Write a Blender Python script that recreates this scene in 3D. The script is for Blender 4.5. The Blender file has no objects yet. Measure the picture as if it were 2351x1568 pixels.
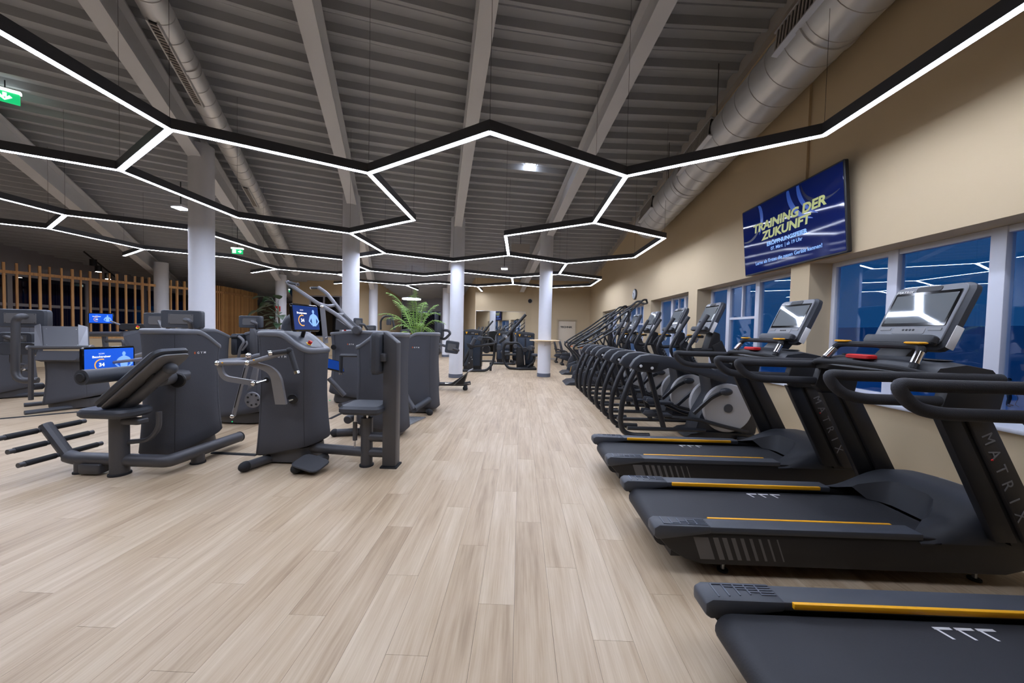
import bpy, bmesh, math, random
from mathutils import Matrix, Vector
random.seed(7)
SC = bpy.context.scene
COL = SC.collection
PI = math.pi
# ---------------------------------------------------------------- camera
H = 1.42
cd = bpy.data.cameras.new('camera'); cam = bpy.data.objects.new('camera', cd); COL.objects.link(cam)
cd.sensor_fit = 'HORIZONTAL'; cd.sensor_width = 36.0; cd.lens = 36.0 * 801.2 / 2351.0
cd.clip_start = 0.05; cd.clip_end = 200
cam.matrix_world = Matrix(((0.999478, -0.022583, 0.023088, 0), (0.023747, 0.029375, -0.999286, 0), (0.021888, 0.999313, 0.029896, H), (0, 0, 0, 1)))
SC.camera = cam
# ---------------------------------------------------------------- world and exposure
w = bpy.data.worlds.new('dusk_sky'); SC.world = w; w.use_nodes = True
bg = w.node_tree.nodes['Background']; bg.inputs[0].default_value = (0.020, 0.15, 0.42, 1); bg.inputs[1].default_value = 0.13
SC.view_settings.view_transform = 'Standard'
SC.view_settings.look = 'None'
SC.view_settings.exposure = 1.70
SC.view_settings.gamma = 1.0
SC.view_settings.use_curve_mapping = False
LED = 19.5      # emission of the linear lights
try:
    SC.cycles.max_bounces = 8; SC.cycles.diffuse_bounces = 4; SC.cycles.glossy_bounces = 4; SC.cycles.transparent_max_bounces = 8
    SC.cycles.caustics_reflective = False; SC.cycles.caustics_refractive = False; SC.cycles.sample_clamp_indirect = 4.0
except Exception: pass

# ---------------------------------------------------------------- materials
MATS = {}
def s2l(c):
    return tuple((v / 12.92 if v <= .04045 else ((v + .055) / 1.055) ** 2.4) for v in (x / 255 for x in c))
def mat(name, rgb, rough=.5, metal=0., spec=.5, noise=0., nscale=40., bump=0., emit=0., alpha=None, coat=0.):
    m = bpy.data.materials.new(name); m.use_nodes = True; MATS[name] = m
    nt = m.node_tree; b = nt.nodes['Principled BSDF']; c = s2l(rgb)
    b.inputs['Base Color'].default_value = (*c, 1); b.inputs['Roughness'].default_value = rough; b.inputs['Metallic'].default_value = metal
    b.inputs['Specular IOR Level'].default_value = spec
    if coat: b.inputs['Coat Weight'].default_value = coat; b.inputs['Coat Roughness'].default_value = .08
    if emit: b.inputs['Emission Color'].default_value = (*c, 1); b.inputs['Emission Strength'].default_value = emit
    if noise or bump:
        tc = nt.nodes.new('ShaderNodeTexCoord'); nz = nt.nodes.new('ShaderNodeTexNoise'); nz.inputs['Scale'].default_value = nscale; nz.inputs['Detail'].default_value = 4
        nt.links.new(tc.outputs['Object'], nz.inputs['Vector'])
        if noise:
            r = nt.nodes.new('ShaderNodeMapRange'); r.inputs[3].default_value = 1 - noise; r.inputs[4].default_value = 1 + noise
            nt.links.new(nz.outputs['Fac'], r.inputs[0])
            mx = nt.nodes.new('ShaderNodeVectorMath'); mx.operation = 'SCALE'; mx.inputs[0].default_value = c
            nt.links.new(r.outputs[0], mx.inputs['Scale']); nt.links.new(mx.outputs[0], b.inputs['Base Color'])
        if bump:
            bp = nt.nodes.new('ShaderNodeBump'); bp.inputs['Strength'].default_value = bump; bp.inputs['Distance'].default_value = .004
            nt.links.new(nz.outputs['Fac'], bp.inputs['Height']); nt.links.new(bp.outputs[0], b.inputs['Normal'])
    return m
mat('wall_beige', (203, 183, 150), .85, noise=.04, nscale=1.5, bump=.25)
mat('ceiling', (166, 169, 175), .55, noise=.04, nscale=3)
mat('beam', (204, 206, 212), .55, noise=.04, nscale=3)
mat('column', (214, 216, 224), .6, noise=.015, nscale=30)
mat('column_foot', (92, 98, 112), .6)
mat('duct', (205, 206, 208), .38, .55, noise=.06, nscale=4)
mat('trim_grey', (170, 165, 160), .6)
mat('frame_white', (214, 216, 226), .45)
mat('frame_grey', (150, 150, 160), .5)
mat('hall_blue', (120, 180, 225), .7, noise=.15, nscale=.6)
mat('hall_wall', (165, 190, 205), .8, noise=.2, nscale=.4)
mat('led_housing', (58, 60, 66), .45)
mat('led', (224, 233, 255), .5, emit=LED)
mat('lamp_white', (235, 242, 255), .5, emit=9)
mat('lamp_warm', (255, 236, 210), .5, emit=30)
mat('sign_green', (20, 160, 95), .5, emit=.5)
mat('sign_white', (240, 255, 248), .5, emit=1.0)
mat('door', (222, 208, 186), .6)
mat('door_frame', (186, 168, 138), .6)
mat('ink', (22, 22, 26), .6)
mat('white', (235, 235, 235), .5)
mat('bolt', (215, 216, 220), .3, .2)
mat('wire', (40, 40, 44), .5)
mat('mirror', (225, 225, 222), .02, 1.0)
mat('screen_dark', (26, 34, 62), .06, 0, .8)
mat('tv_blue', (10, 24, 78), .05, 0, .3, emit=.10)
mat('tv_light', (40, 78, 165), .25, emit=.12)
mat('tv_dark', (8, 18, 60), .25, emit=.05)
mat('tv_yellow', (180, 188, 118), .4, emit=.10)
mat('tv_text', (130, 175, 240), .4, emit=.16)
mat('black', (20, 20, 23), .45)
mat('black_gloss', (12, 12, 15), .08)
mat('rubber', (30, 31, 35), .75)
mat('rubber_tex', (44, 45, 50), .6, bump=.5, nscale=260)
mat('tm_plastic', (47, 49, 54), .5, noise=.05, nscale=30)
mat('tm_rail', (66, 69, 76), .5)
mat('tm_ridge', (96, 101, 112), .45)
mat('tm_dark', (26, 25, 27), .5)
mat('tm_stripe', (98, 95, 93), .45)
mat('tm_brown', (60, 57, 56), .42, .3)
mat('tm_belt', (41, 42, 47), .65, noise=.06, nscale=120, bump=.2)
mat('tm_yellow', (246, 176, 20), .45)
mat('grey_text', (128, 128, 130), .5)
mat('silver', (190, 190, 192), .3, .8)
mat('chrome', (225, 225, 228), .12, 1.)
mat('red', (205, 32, 34), .45)
mat('yellow', (240, 205, 20), .5)
mat('orange', (240, 110, 40), .5)
mat('console_face', (112, 114, 120), .4)
mat('console_screen', (165, 172, 176), .03, .6)  # pale grey base imitates the ceiling's reflection on a switched-off screen
mat('console_body', (58, 61, 68), .45)
mat('ell_body', (46, 49, 56), .45)
mat('ell_disc', (176, 176, 178), .5)
mat('ell_frame', (30, 31, 35), .35)
mat('fabric', (79, 80, 86), .9, spec=.2, noise=.12, nscale=220, bump=.35)
mat('egym_rim', (104, 106, 112), .42)
mat('egym_metal', (80, 80, 84), .45, .35)
mat('egym_metal_light', (128, 128, 133), .4, .3)
mat('leather', (58, 61, 68), .5, noise=.06, nscale=90, bump=.2)
mat('pad_plate', (98, 97, 98), .5, .2)
mat('screen_blue', (22, 84, 200), .3, emit=.19)
mat('screen_blue_light', (130, 175, 245), .3, emit=.19)
mat('screen_dim', (16, 52, 118), .06, emit=.10)
mat('screen_white', (240, 246, 255), .3, emit=.19)
mat('screen_orange', (245, 170, 60), .3, emit=.19)
mat('sm_panel', (40, 52, 68), .45)
mat('sm_black', (27, 28, 32), .4)
mat('diamond', (165, 168, 172), .4, .7, noise=.3, nscale=60, bump=.8)
mat('palm_leaf', (128, 164, 78), .6, noise=.25, nscale=6)
mat('palm_stem', (140, 150, 90), .6)
mat('dark_leaf', (46, 66, 42), .5, noise=.3, nscale=8)
mat('trunk', (96, 84, 66), .8)
mat('pot', (70, 72, 76), .6)
mat('skin', (206, 160, 132), .6)
mat('hair', (30, 24, 22), .7)
mat('cloth', (38, 40, 48), .8)
mat('clock_face', (205, 210, 216), .4)

def nodes_of(name):
    m = bpy.data.materials.new(name); m.use_nodes = True; MATS[name] = m
    return m, m.node_tree, m.node_tree.nodes['Principled BSDF']
PW, PL = 0.185, 1.28      # floor plank width and length
def floor_mat():
    m, nt, b = nodes_of('floor_plank'); N = nt.nodes.new; Lk = nt.links.new
    geo = N('ShaderNodeNewGeometry'); sp = N('ShaderNodeSeparateXYZ'); Lk(geo.outputs['Position'], sp.inputs[0])
    def M(op, a, bb=None):
        n = N('ShaderNodeMath'); n.operation = op
        for i, v in enumerate((a, bb)):
            if v is None: continue
            if isinstance(v, (int, float)): n.inputs[i].default_value = v
            else: Lk(v, n.inputs[i])
        return n.outputs[0]
    row = M('FLOOR', M('DIVIDE', sp.outputs[0], PW))
    off = M('MULTIPLY', M('FRACT', M('MULTIPLY', row, .382)), PL)
    colm = M('FLOOR', M('DIVIDE', M('ADD', sp.outputs[1], off), PL))
    cb = N('ShaderNodeCombineXYZ'); Lk(row, cb.inputs[0]); Lk(colm, cb.inputs[1])
    wn = N('ShaderNodeTexWhiteNoise'); wn.noise_dimensions = '2D'; Lk(cb.outputs[0], wn.inputs['Vector'])
    # grain stretched along the plank, shifted per plank
    g = N('ShaderNodeCombineXYZ'); Lk(M('ADD', M('MULTIPLY', sp.outputs[0], 26.), M('MULTIPLY', wn.outputs[0], 50)), g.inputs[0]); Lk(M('MULTIPLY', sp.outputs[1], 1.3), g.inputs[1]); Lk(M('MULTIPLY', wn.outputs[0], 90), g.inputs[2])
    n1 = N('ShaderNodeTexNoise'); n1.inputs['Scale'].default_value = 1.; n1.inputs['Detail'].default_value = 6; n1.inputs['Roughness'].default_value = .62; Lk(g.outputs[0], n1.inputs['Vector'])
    g2 = N('ShaderNodeCombineXYZ'); Lk(M('MULTIPLY', sp.outputs[0], 5.), g2.inputs[0]); Lk(M('MULTIPLY', sp.outputs[1], 1.1), g2.inputs[1]); Lk(M('MULTIPLY', wn.outputs[0], 30), g2.inputs[2])
    n2 = N('ShaderNodeTexNoise'); n2.inputs['Scale'].default_value = 1.; n2.inputs['Detail'].default_value = 3; Lk(g2.outputs[0], n2.inputs['Vector'])
    g3 = N('ShaderNodeCombineXYZ'); Lk(M('MULTIPLY', sp.outputs[0], 130.), g3.inputs[0]); Lk(M('MULTIPLY', sp.outputs[1], 3.5), g3.inputs[1])
    n3 = N('ShaderNodeTexNoise'); n3.inputs['Scale'].default_value = 1.; n3.inputs['Detail'].default_value = 2; Lk(g3.outputs[0], n3.inputs['Vector'])
    f = M('ADD', M('ADD', M('ADD', M('MULTIPLY', n1.outputs['Fac'], .62), M('MULTIPLY', n2.outputs['Fac'], .45)), M('MULTIPLY', wn.outputs[0], .13)), M('MULTIPLY', n3.outputs['Fac'], .22))
    cr = N('ShaderNodeValToRGB'); Lk(M('SUBTRACT', f, .22), cr.inputs[0])
    e = cr.color_ramp.elements
    e[0].position = .14; e[0].color = (*s2l((138, 112, 85)), 1); e[1].position = .80; e[1].color = (*s2l((218, 200, 174)), 1)
    k = e.new(.46); k.color = (*s2l((186, 163, 134)), 1)
    Lk(cr.outputs[0], b.inputs['Base Color']); b.inputs['Roughness'].default_value = .42; b.inputs['Specular IOR Level'].default_value = .35
    bp = N('ShaderNodeBump'); bp.inputs['Strength'].default_value = .12; bp.inputs['Distance'].default_value = .002; Lk(n3.outputs['Fac'], bp.inputs['Height']); Lk(bp.outputs[0], b.inputs['Normal'])
floor_mat()
def wood_mat(name, c0, c1, rough=.6):
    m, nt, b = nodes_of(name); N = nt.nodes.new; Lk = nt.links.new
    tc = N('ShaderNodeTexCoord'); oi = N('ShaderNodeObjectInfo'); mp = N('ShaderNodeMapping'); mp.inputs['Scale'].default_value = (22, 22, 1.6); Lk(tc.outputs['Object'], mp.inputs[0])
    ad = N('ShaderNodeVectorMath'); Lk(mp.outputs[0], ad.inputs[0]); Lk(oi.outputs['Random'], ad.inputs[1])
    n1 = N('ShaderNodeTexNoise'); n1.inputs['Scale'].default_value = 1.6; n1.inputs['Detail'].default_value = 5; Lk(mp.outputs[0], n1.inputs['Vector'])
    mm = N('ShaderNodeMath'); mm.operation = 'MULTIPLY_ADD'; Lk(oi.outputs['Random'], mm.inputs[0]); mm.inputs[1].default_value = .45; Lk(n1.outputs['Fac'], mm.inputs[2])
    cr = N('ShaderNodeValToRGB'); Lk(mm.outputs[0], cr.inputs[0]); e = cr.color_ramp.elements
    e[0].position = .3; e[0].color = (*s2l(c0), 1); e[1].position = .95; e[1].color = (*s2l(c1), 1)
    Lk(cr.outputs[0], b.inputs['Base Color']); b.inputs['Roughness'].default_value = rough
wood_mat('slat_wood', (150, 98, 52), (216, 164, 104))
wood_mat('shelf_wood', (206, 176, 136), (226, 200, 160))
def glass_mat(name, tint, refl=.16, rough=.0):
    m = bpy.data.materials.new(name); m.use_nodes = True; MATS[name] = m; nt = m.node_tree; nt.nodes.clear(); N = nt.nodes.new; Lk = nt.links.new
    o = N('ShaderNodeOutputMaterial'); t = N('ShaderNodeBsdfTransparent'); t.inputs[0].default_value = (*tint, 1)
    g = N('ShaderNodeBsdfGlossy'); g.inputs['Roughness'].default_value = rough; g.inputs[0].default_value = (.92, .95, 1, 1)
    lw = N('ShaderNodeLayerWeight'); lw.inputs[0].default_value = .5; fr = N('ShaderNodeMath'); fr.operation = 'POWER'; Lk(lw.outputs['Facing'], fr.inputs[0]); fr.inputs[1].default_value = 4.
    ad = N('ShaderNodeMath'); ad.operation = 'MULTIPLY_ADD'; ad.use_clamp = True; Lk(fr.outputs[0], ad.inputs[0]); ad.inputs[1].default_value = .5; ad.inputs[2].default_value = refl
    mx = N('ShaderNodeMixShader'); Lk(ad.outputs[0], mx.inputs[0]); Lk(t.outputs[0], mx.inputs[1]); Lk(g.outputs[0], mx.inputs[2]); Lk(mx.outputs[0], o.inputs[0])
glass_mat('window_glass', (.85, .92, 1.0), .07)
glass_mat('dark_glass', (.10, .12, .17), .08)  # dark tint stands in for the night behind the panes

# ---------------------------------------------------------------- mesh helpers
def fillet(pts, r, n=5):
    pts = [Vector(p) for p in pts]
    if r <= 0 or len(pts) < 3: return pts
    out = [pts[0]]
    for i in range(1, len(pts) - 1):
        p, a, b = pts[i], pts[i - 1], pts[i + 1]
        da, db = (a - p), (b - p); la, lb = da.length, db.length
        d = min(r, la * .48, lb * .48); A = p + da * (d / la); B = p + db * (d / lb)
        for k in range(n + 1):
            t = k / n; out.append(A * (1 - t) ** 2 + p * (2 * t * (1 - t)) + B * t * t)
    out.append(pts[-1]); return out
class MB:
    def __init__(s): s.v = []; s.f = []
    def add(s, vs, fs):
        o = len(s.v); s.v += [tuple(p) for p in vs]; s.f += [tuple(i + o for i in f) for f in fs]; return s
    def box(s, x0, x1, y0, y1, z0, z1, R=None):
        vs = [(x, y, z) for z in (z0, z1) for y in (y0, y1) for x in (x0, x1)]
        if R is not None: vs = [R @ Vector(p) for p in vs]
        return s.add(vs, [(0, 2, 3, 1), (4, 5, 7, 6), (0, 1, 5, 4), (2, 6, 7, 3), (0, 4, 6, 2), (1, 3, 7, 5)])
    def tube(s, pts, r, n=10, fil=0., cap=True, sx=1.):
        P = fillet(pts, fil); m = len(P)
        rr = r if isinstance(r, (list, tuple)) else [r] * m
        if len(rr) != m: rr = [rr[0] + (rr[-1] - rr[0]) * i / (m - 1) for i in range(m)]
        vs = []; fs = []; prev = None
        for i, p in enumerate(P):
            t = (P[min(i + 1, m - 1)] - P[max(i - 1, 0)]).normalized()
            if prev is None:
                u = t.cross(Vector((0, 0, 1)))
                if u.length < .05: u = t.cross(Vector((1, 0, 0)))
            else: u = prev - t * prev.dot(t)
            u.normalize(); prev = u; w_ = t.cross(u)
            for k in range(n):
                a = 2 * PI * k / n; vs.append(p + (u * math.cos(a) * sx + w_ * math.sin(a)) * rr[i])
        for i in range(m - 1):
            for k in range(n):
                a = i * n + k; b = i * n + (k + 1) % n; fs.append((a, b, b + n, a + n))
        if cap: fs.append(tuple(range(n - 1, -1, -1))); fs.append(tuple((m - 1) * n + k for k in range(n)))
        return s.add(vs, fs)
    def prism(s, outline, d0, d1, ax='y', R=None):
        n = len(outline)
        def P(a, b, d): return {'y': (a, d, b), 'x': (d, a, b), 'z': (a, b, d)}[ax]
        vs = [P(a, b, d0) for a, b in outline] + [P(a, b, d1) for a, b in outline]
        if R is not None: vs = [R @ Vector(p) for p in vs]
        fs = [tuple(range(n)), tuple(range(2 * n - 1, n - 1, -1))] + [(i, i + n, (i + 1) % n + n, (i + 1) % n) for i in range(n)]
        return s.add(vs, fs)
    def lathe(s, prof, n=20, R=None):        # prof: (radius, z)
        m = len(prof); vs = []; fs = []
        for r, z in prof:
            for k in range(n):
                a = 2 * PI * k / n; vs.append(Vector((r * math.cos(a), r * math.sin(a), z)))
        if R is not None: vs = [R @ p for p in vs]
        for i in range(m - 1):
            for k in range(n): fs.append((i * n + k, i * n + (k + 1) % n, (i + 1) * n + (k + 1) % n, (i + 1) * n + k))
        fs.append(tuple(range(n - 1, -1, -1))); fs.append(tuple((m - 1) * n + k for k in range(n)))
        return s.add(vs, fs)
    def loft(s, rings, cap=True):
        n = len(rings[0]); vs = [p for r in rings for p in r]; fs = []
        for i in range(len(rings) - 1):
            for k in range(n): fs.append((i * n + k, i * n + (k + 1) % n, (i + 1) * n + (k + 1) % n, (i + 1) * n + k))
        if cap: fs.append(tuple(range(n - 1, -1, -1))); fs.append(tuple((len(rings) - 1) * n + k for k in range(n)))
        return s.add(vs, fs)
    def rbox(s, c, size, R=None, r=.03, n=3):      # slab with rounded outline in its local xy plane, thickness z
        hx, hy, hz = (v / 2 for v in size); r = min(r, hx * .99, hy * .99); out = []
        for cx, cy, a0 in ((hx - r, hy - r, 0), (-hx + r, hy - r, 90), (-hx + r, -hy + r, 180), (hx - r, -hy + r, 270)):
            for k in range(n + 1):
                a = math.radians(a0 + 90 * k / n); out.append((cx + r * math.cos(a), cy + r * math.sin(a)))
        e = min(hz * .6, r * .5); rings = []
        for f_, z in ((1 - e / hx, -hz), (1, -hz + e), (1, hz - e), (1 - e / hx, hz)): rings.append([Vector((x * f_, y * f_, z)) for x, y in out])
        T = Matrix.Translation(Vector(c)) @ (R.to_4x4() if R is not None else Matrix())
        return s.loft([[T @ p for p in q] for q in rings])
    def build(s, name, m, parent=None, smooth=35, bevel=0., world=False, kind=None, label=None):
        me = bpy.data.meshes.new(name); vs = s.v
        if parent is not None and world:
            I = MW(parent).inverted(); vs = [tuple(I @ Vector(p)) for p in vs]
        me.from_pydata(vs, [], s.f); me.validate()
        bm = bmesh.new(); bm.from_mesh(me); bmesh.ops.recalc_face_normals(bm, faces=bm.faces)
        if bevel:
            ed = [e for e in bm.edges if len(e.link_faces) == 2 and e.calc_face_angle(0) > .6]
            bmesh.ops.bevel(bm, geom=ed, offset=bevel, segments=2, affect='EDGES', profile=.5, clamp_overlap=True)
        bm.to_mesh(me); bm.free()
        if smooth:
            me.shade_smooth(); me.set_sharp_from_angle(angle=math.radians(smooth))
        if m: me.materials.append(MATS[m])
        o = bpy.data.objects.new(name, me); COL.objects.link(o)
        if parent is not None: o.parent = parent
        if kind: o['kind'] = kind
        if label: o['label'] = label
        return o
WM = {}
def MW(o):
    M_ = Matrix.Translation(o.location) @ Matrix.Rotation(o.rotation_euler.z, 4, 'Z')
    return (MW(o.parent) @ M_) if o.parent else M_
def empty(name, loc=(0, 0, 0), rz=0., parent=None):
    o = bpy.data.objects.new(name, None); COL.objects.link(o); o.location = loc; o.rotation_euler = (0, 0, rz); o.empty_display_size = .1
    if parent: o.parent = parent
    return o
def tag(o, label=None, cat=None, group=None, kind=None):
    if label: o['label'] = label
    if cat: o['category'] = cat
    if group: o['group'] = group
    if kind: o['kind'] = kind
    return o
def thing(name, label, cat, loc=(0, 0, 0), rz=0., group=None): return tag(empty(name, loc, rz), label, cat, group)
def copy_tree(o, parent=None):
    c = o.copy(); COL.objects.link(c); c.parent = parent
    for ch in o.children: copy_tree(ch, c)
    return c
def basis(right, up):
    r = Vector(right).normalized(); u = Vector(up); u = (u - r * u.dot(r)).normalized(); return Matrix((r, u, r.cross(u))).transposed()
def text(s, size, at, right, up, m, parent, name='lettering', world=True, ext=.001, bold=0., shear=0., align='CENTER', sx=1.):
    cu = bpy.data.curves.new(name, 'FONT'); cu.body = s; cu.size = size; cu.align_x = align; cu.align_y = 'CENTER'; cu.extrude = ext; cu.offset = bold; cu.shear = shear; cu.resolution_u = 3
    t = bpy.data.objects.new(name, cu); COL.objects.link(t); dg = bpy.context.evaluated_depsgraph_get()
    me = bpy.data.meshes.new_from_object(t.evaluated_get(dg)); bpy.data.objects.remove(t); bpy.data.curves.remove(cu)
    B = Matrix.Translation(Vector(at)) @ basis(right, up).to_4x4() @ Matrix.Diagonal((sx, 1, 1, 1))
    if world and parent is not None: B = MW(parent).inverted() @ B
    me.transform(B); me.materials.clear(); me.materials.append(MATS[m])
    o = bpy.data.objects.new(name, me); COL.objects.link(o); o.parent = parent
    return o
def box(name, m, x0, x1, y0, y1, z0, z1, parent=None, world=True, bevel=0., R=None, **k):
    return MB().box(x0, x1, y0, y1, z0, z1, R).build(name, m, parent, bevel=bevel, world=world, **k)
def tube(name, m, pts, r, parent=None, fil=0., n=10, world=True, **k):
    return MB().tube(pts, r, n, fil).build(name, m, parent, world=world, **k)
def slab(name, m, c, size, right, up, parent=None, r=.03, world=True, **k):   # rounded slab facing right x up
    return MB().rbox(c, size, basis(right, up), r).build(name, m, parent, world=world, **k)
def ball(name, m, c, r, parent=None, sc=(1, 1, 1), world=True, n=14):
    prof = [(r * math.sin(PI * (k + .15) / 8.3) , -r * math.cos(PI * (k + .15) / 8.3)) for k in range(9)]
    b = MB().lathe(prof, n); b.v = [(c[0] + p[0] * sc[0], c[1] + p[1] * sc[1], c[2] + p[2] * sc[2]) for p in b.v]
    return b.build(name, m, parent, world=world, smooth=60)
def disc(name, m, c, axis, r, t, parent=None, n=24, world=True, bevel=0., **k):
    a = Vector(axis).normalized(); u = a.orthogonal(); R = Matrix.Translation(Vector(c)) @ basis(u, a.cross(u)).to_4x4()
    e = min(t * .3, r * .2)
    return MB().lathe([(r - e, -t / 2), (r, -t / 2 + e), (r, t / 2 - e), (r - e, t / 2)], n, R).build(name, m, parent, world=world, **k)
def arc2(cx, cy, r, a0, a1, n=8):
    return [(cx + r * math.cos(math.radians(a0 + (a1 - a0) * k / n)), cy + r * math.sin(math.radians(a0 + (a1 - a0) * k / n))) for k in range(n + 1)]
# ================================================================ the room
CX, CY, KR, RC, ZC = 3.75, -13.5, .14, 24.364, 4.43      # the roof: a shallow cone of radial beams
def zf(rho): return ZC - KR * (rho - RC)                  # underside of the beams
def zd(x, y): return zf(math.hypot(x - CX, y - CY)) + .6  # underside of the roof deck
def pol(a, rho): return CX + rho * math.cos(math.radians(a)), CY + rho * math.sin(math.radians(a))
WX = 3.54       # right wall
# ---- floor of planks
fl = empty('floor'); tag(fl, 'pale oak plank floor running the length of the gym', kind='structure')
box('subfloor', 'ink', -19, 4.2, -5, 24, -.06, -.012, fl)
pm = MB(); g_ = .0006
pm.add([(g_, g_, -.012), (PW - g_, g_, -.012), (PW - g_, PL - g_, -.012), (g_, PL - g_, -.012), (g_, g_, 0), (PW - g_, g_, 0), (PW - g_, PL - g_, 0), (g_, PL - g_, 0)], [(4, 5, 6, 7), (0, 1, 5, 4), (1, 2, 6, 5), (2, 3, 7, 6), (3, 0, 4, 7)])
cand = []
for r in range(int(-18.6 / PW), int(WX / PW) + 1):
    off = ((r * .382) % 1.0) * PL
    c0 = math.floor((-4.8 + off) / PL)
    for c in range(c0, int((23.5 + off) / PL) + 1):
        x, y = r * PW, c * PL - off
        yy = max(y + PL, .01); s = 0
        vis = y + PL > .95 and abs((x + PW / 2)) < 1.5 * (y + PL * .6) and x < 3.4
        if vis:
            yn = max(y, 1.35)
            s = PW / yn * (1 / yn - 1 / (yn + PL)) if True else 0
            if (x > .75 and yn < 4.2): s *= .25
            if x < -1.2 and 3.2 < y < 7: s *= .5
        cand.append((s, x, y))
cand.sort(reverse=True)
pobj = pm.build('plank', 'floor_plank', fl, smooth=0)
rest = MB()
for i, (s, x, y) in enumerate(cand):
    if i == 0: pobj.location = (x, y, 0)
    elif i < 300:
        o = pobj.copy(); COL.objects.link(o); o.location = (x, y, 0)
    else: rest.add([(p[0] + x, p[1] + y, p[2]) for p in pm.v], [pm.f[0]])
rest.build('planks', 'floor_plank', fl, smooth=0, kind='stuff')
# ---- ceiling: trapezoidal steel deck between the beams
ce = empty('ceiling'); tag(ce, 'grey corrugated steel roof deck sloping down to the far end', kind='structure')
ANG = [90.0, 96.75, 103.35, 109.9, 116.65, 123.87, 131.0, 138.0, 145.0, 152.0, 160.0]
PER = .335
prof = [(0, 0), (.05, 0), (.075, .11), (.155, .11), (.165, .095), (.195, .095), (.205, .11), (.31, .11)]
for i in range(len(ANG) - 1):
    b = MB(); R_ = []
    rho = 7.0
    while rho < 41:
        for dr, dz in prof: R_.append((rho + dr, zf(rho + dr) + .6 + dz))
        rho += PER
    a0, a1 = ANG[i], ANG[i + 1]; cs = math.cos(math.radians((a1 - a0) / 2))
    vs = []
    for r, z in R_: vs += [(*pol(a0, r), z), (*pol(a1, r), z)]
    b.add(vs, [(2 * k, 2 * k + 1, 2 * k + 3, 2 * k + 2) for k in range(len(R_) - 1)])
    b.build('roof_sheet', 'ceiling', ce, smooth=0)
# ---- radial I-beams
for i, a in enumerate(ANG[1:-1]):
    b = MB(); t = Vector((math.cos(math.radians(a)), math.sin(math.radians(a)), 0)); n = Vector((-t.y, t.x, 0))
    r0, r1 = 8.0, 36.0
    for (w0, w1, h0, h1) in ((-.11, .11, 0, .03), (-.012, .012, .03, .47), (-.11, .11, .47, .5)):
        vs = []
        for r in (r0, r1):
            for h in (h0, h1):
                for ww in (w0, w1):
                    x, y = pol(a, r); vs.append((x + n.x * ww, y + n.y * ww, zf(r) + h))
        b.add(vs, [(0, 1, 3, 2), (4, 6, 7, 5), (0, 4, 5, 1), (2, 3, 7, 6), (0, 2, 6, 4), (1, 5, 7, 3)])
    tag(b.build('roof_beam', 'beam', smooth=0), 'painted steel roof beam running from the near roof down to the far columns', kind='structure')
# ---- columns
def column(x, y, r=.205, foot=True):
    top = zf(math.hypot(x - CX, y - CY)) + .3
    c = empty('column', (x, y, 0)); tag(c, 'round pale grey concrete column', kind='structure')
    R = Matrix.Translation((x, y, 0))
    MB().lathe([(r, .11), (r, top)], 40, R).build('shaft', 'column', c, world=True)
    MB().lathe([(r + .008, 0), (r + .008, .11), (r - .01, .115)], 40, R).build('base_band', 'column_foot', c, world=True)
    return c
column(-6.42, 6.90); column(-4.40, 8.95); column(-1.91, 10.40); column(.775, 11.10)
for x, y in ((-13.62, 12.95), (-10.55, 15.15), (-7.30, 17.15), (-3.88, 18.2)): column(x, y)
# ---- right wall with recessed windows
wr = empty('wall_right'); tag(wr, 'beige plaster side wall with recessed windows', kind='structure')
WT = .32; ZS, ZT = .80, 2.335
WINS = [(1.40, 4.40), (4.70, 7.13), (7.50, 9.62), (10.15, 12.30), (12.95, 15.20)]
b = MB(); ys = -5.0
for y0, y1 in WINS:
    b.box(WX, WX + WT, ys, y0, 0, 7.6); b.box(WX, WX + WT, y0, y1, 0, ZS); b.box(WX, WX + WT, y0, y1, ZT, 7.6); ys = y1
b.box(WX, WX + WT, ys, 18.3, 0, 7.6)
b.build('wall_panel', 'wall_beige', wr, smooth=0)
def window(n, y0, y1, mull, cross=None, x=WX + .27):
    wd = empty('window_%d' % n, (x, (y0 + y1) / 2, ZS)); tag(wd, 'white framed window in the beige side wall', kind='structure')
    fw = .055
    box('frame', 'frame_white', x, x + .06, y0, y1, ZS, ZS + fw, wd, bevel=.006); box('frame', 'frame_white', x, x + .06, y0, y1, ZT - fw, ZT, wd, bevel=.006)
    ed = [y0] + mull + [y1]
    for q in (y0, y1 - fw): box('frame', 'frame_white', x - .001, x + .061, q, q + fw, ZS, ZT, wd, bevel=.006)
    for q in mull: box('mullion', 'frame_white', x - .012, x + .065, q - .05, q + .05, ZS, ZT, wd, bevel=.008)
    for a, c in zip(ed[:-1], ed[1:]): box('pane', 'window_glass', x + .03, x + .036, a + .03, c - .03, ZS + .03, ZT - .03, wd)
    if cross:
        a, c = ed[cross], ed[cross + 1]; zc = ZS + .93
        box('glazing_bar', 'frame_white', x - .004, x + .05, a, c, zc - .02, zc + .02, wd); box('glazing_bar', 'frame_white', x - .003, x + .05, (a + c) / 2 - .017, (a + c) / 2 + .017, zc, ZT, wd)
    box('window_sill', 'frame_white', WX - .035, x, y0 - .02 * (n > 0), y1, ZS - .03, ZS + .004, wd, bevel=.008)
window(1, 1.40, 4.40, [2.14, 2.90, 3.69])
window(2, 4.70, 7.13, [5.73, 6.51], 1)
window(3, 7.50, 9.62, [8.2, 8.9], 1)
window(4, 10.15, 12.30, [10.9, 11.6], 1)
window(5, 12.95, 15.20, [13.7, 14.45], 1)
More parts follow.
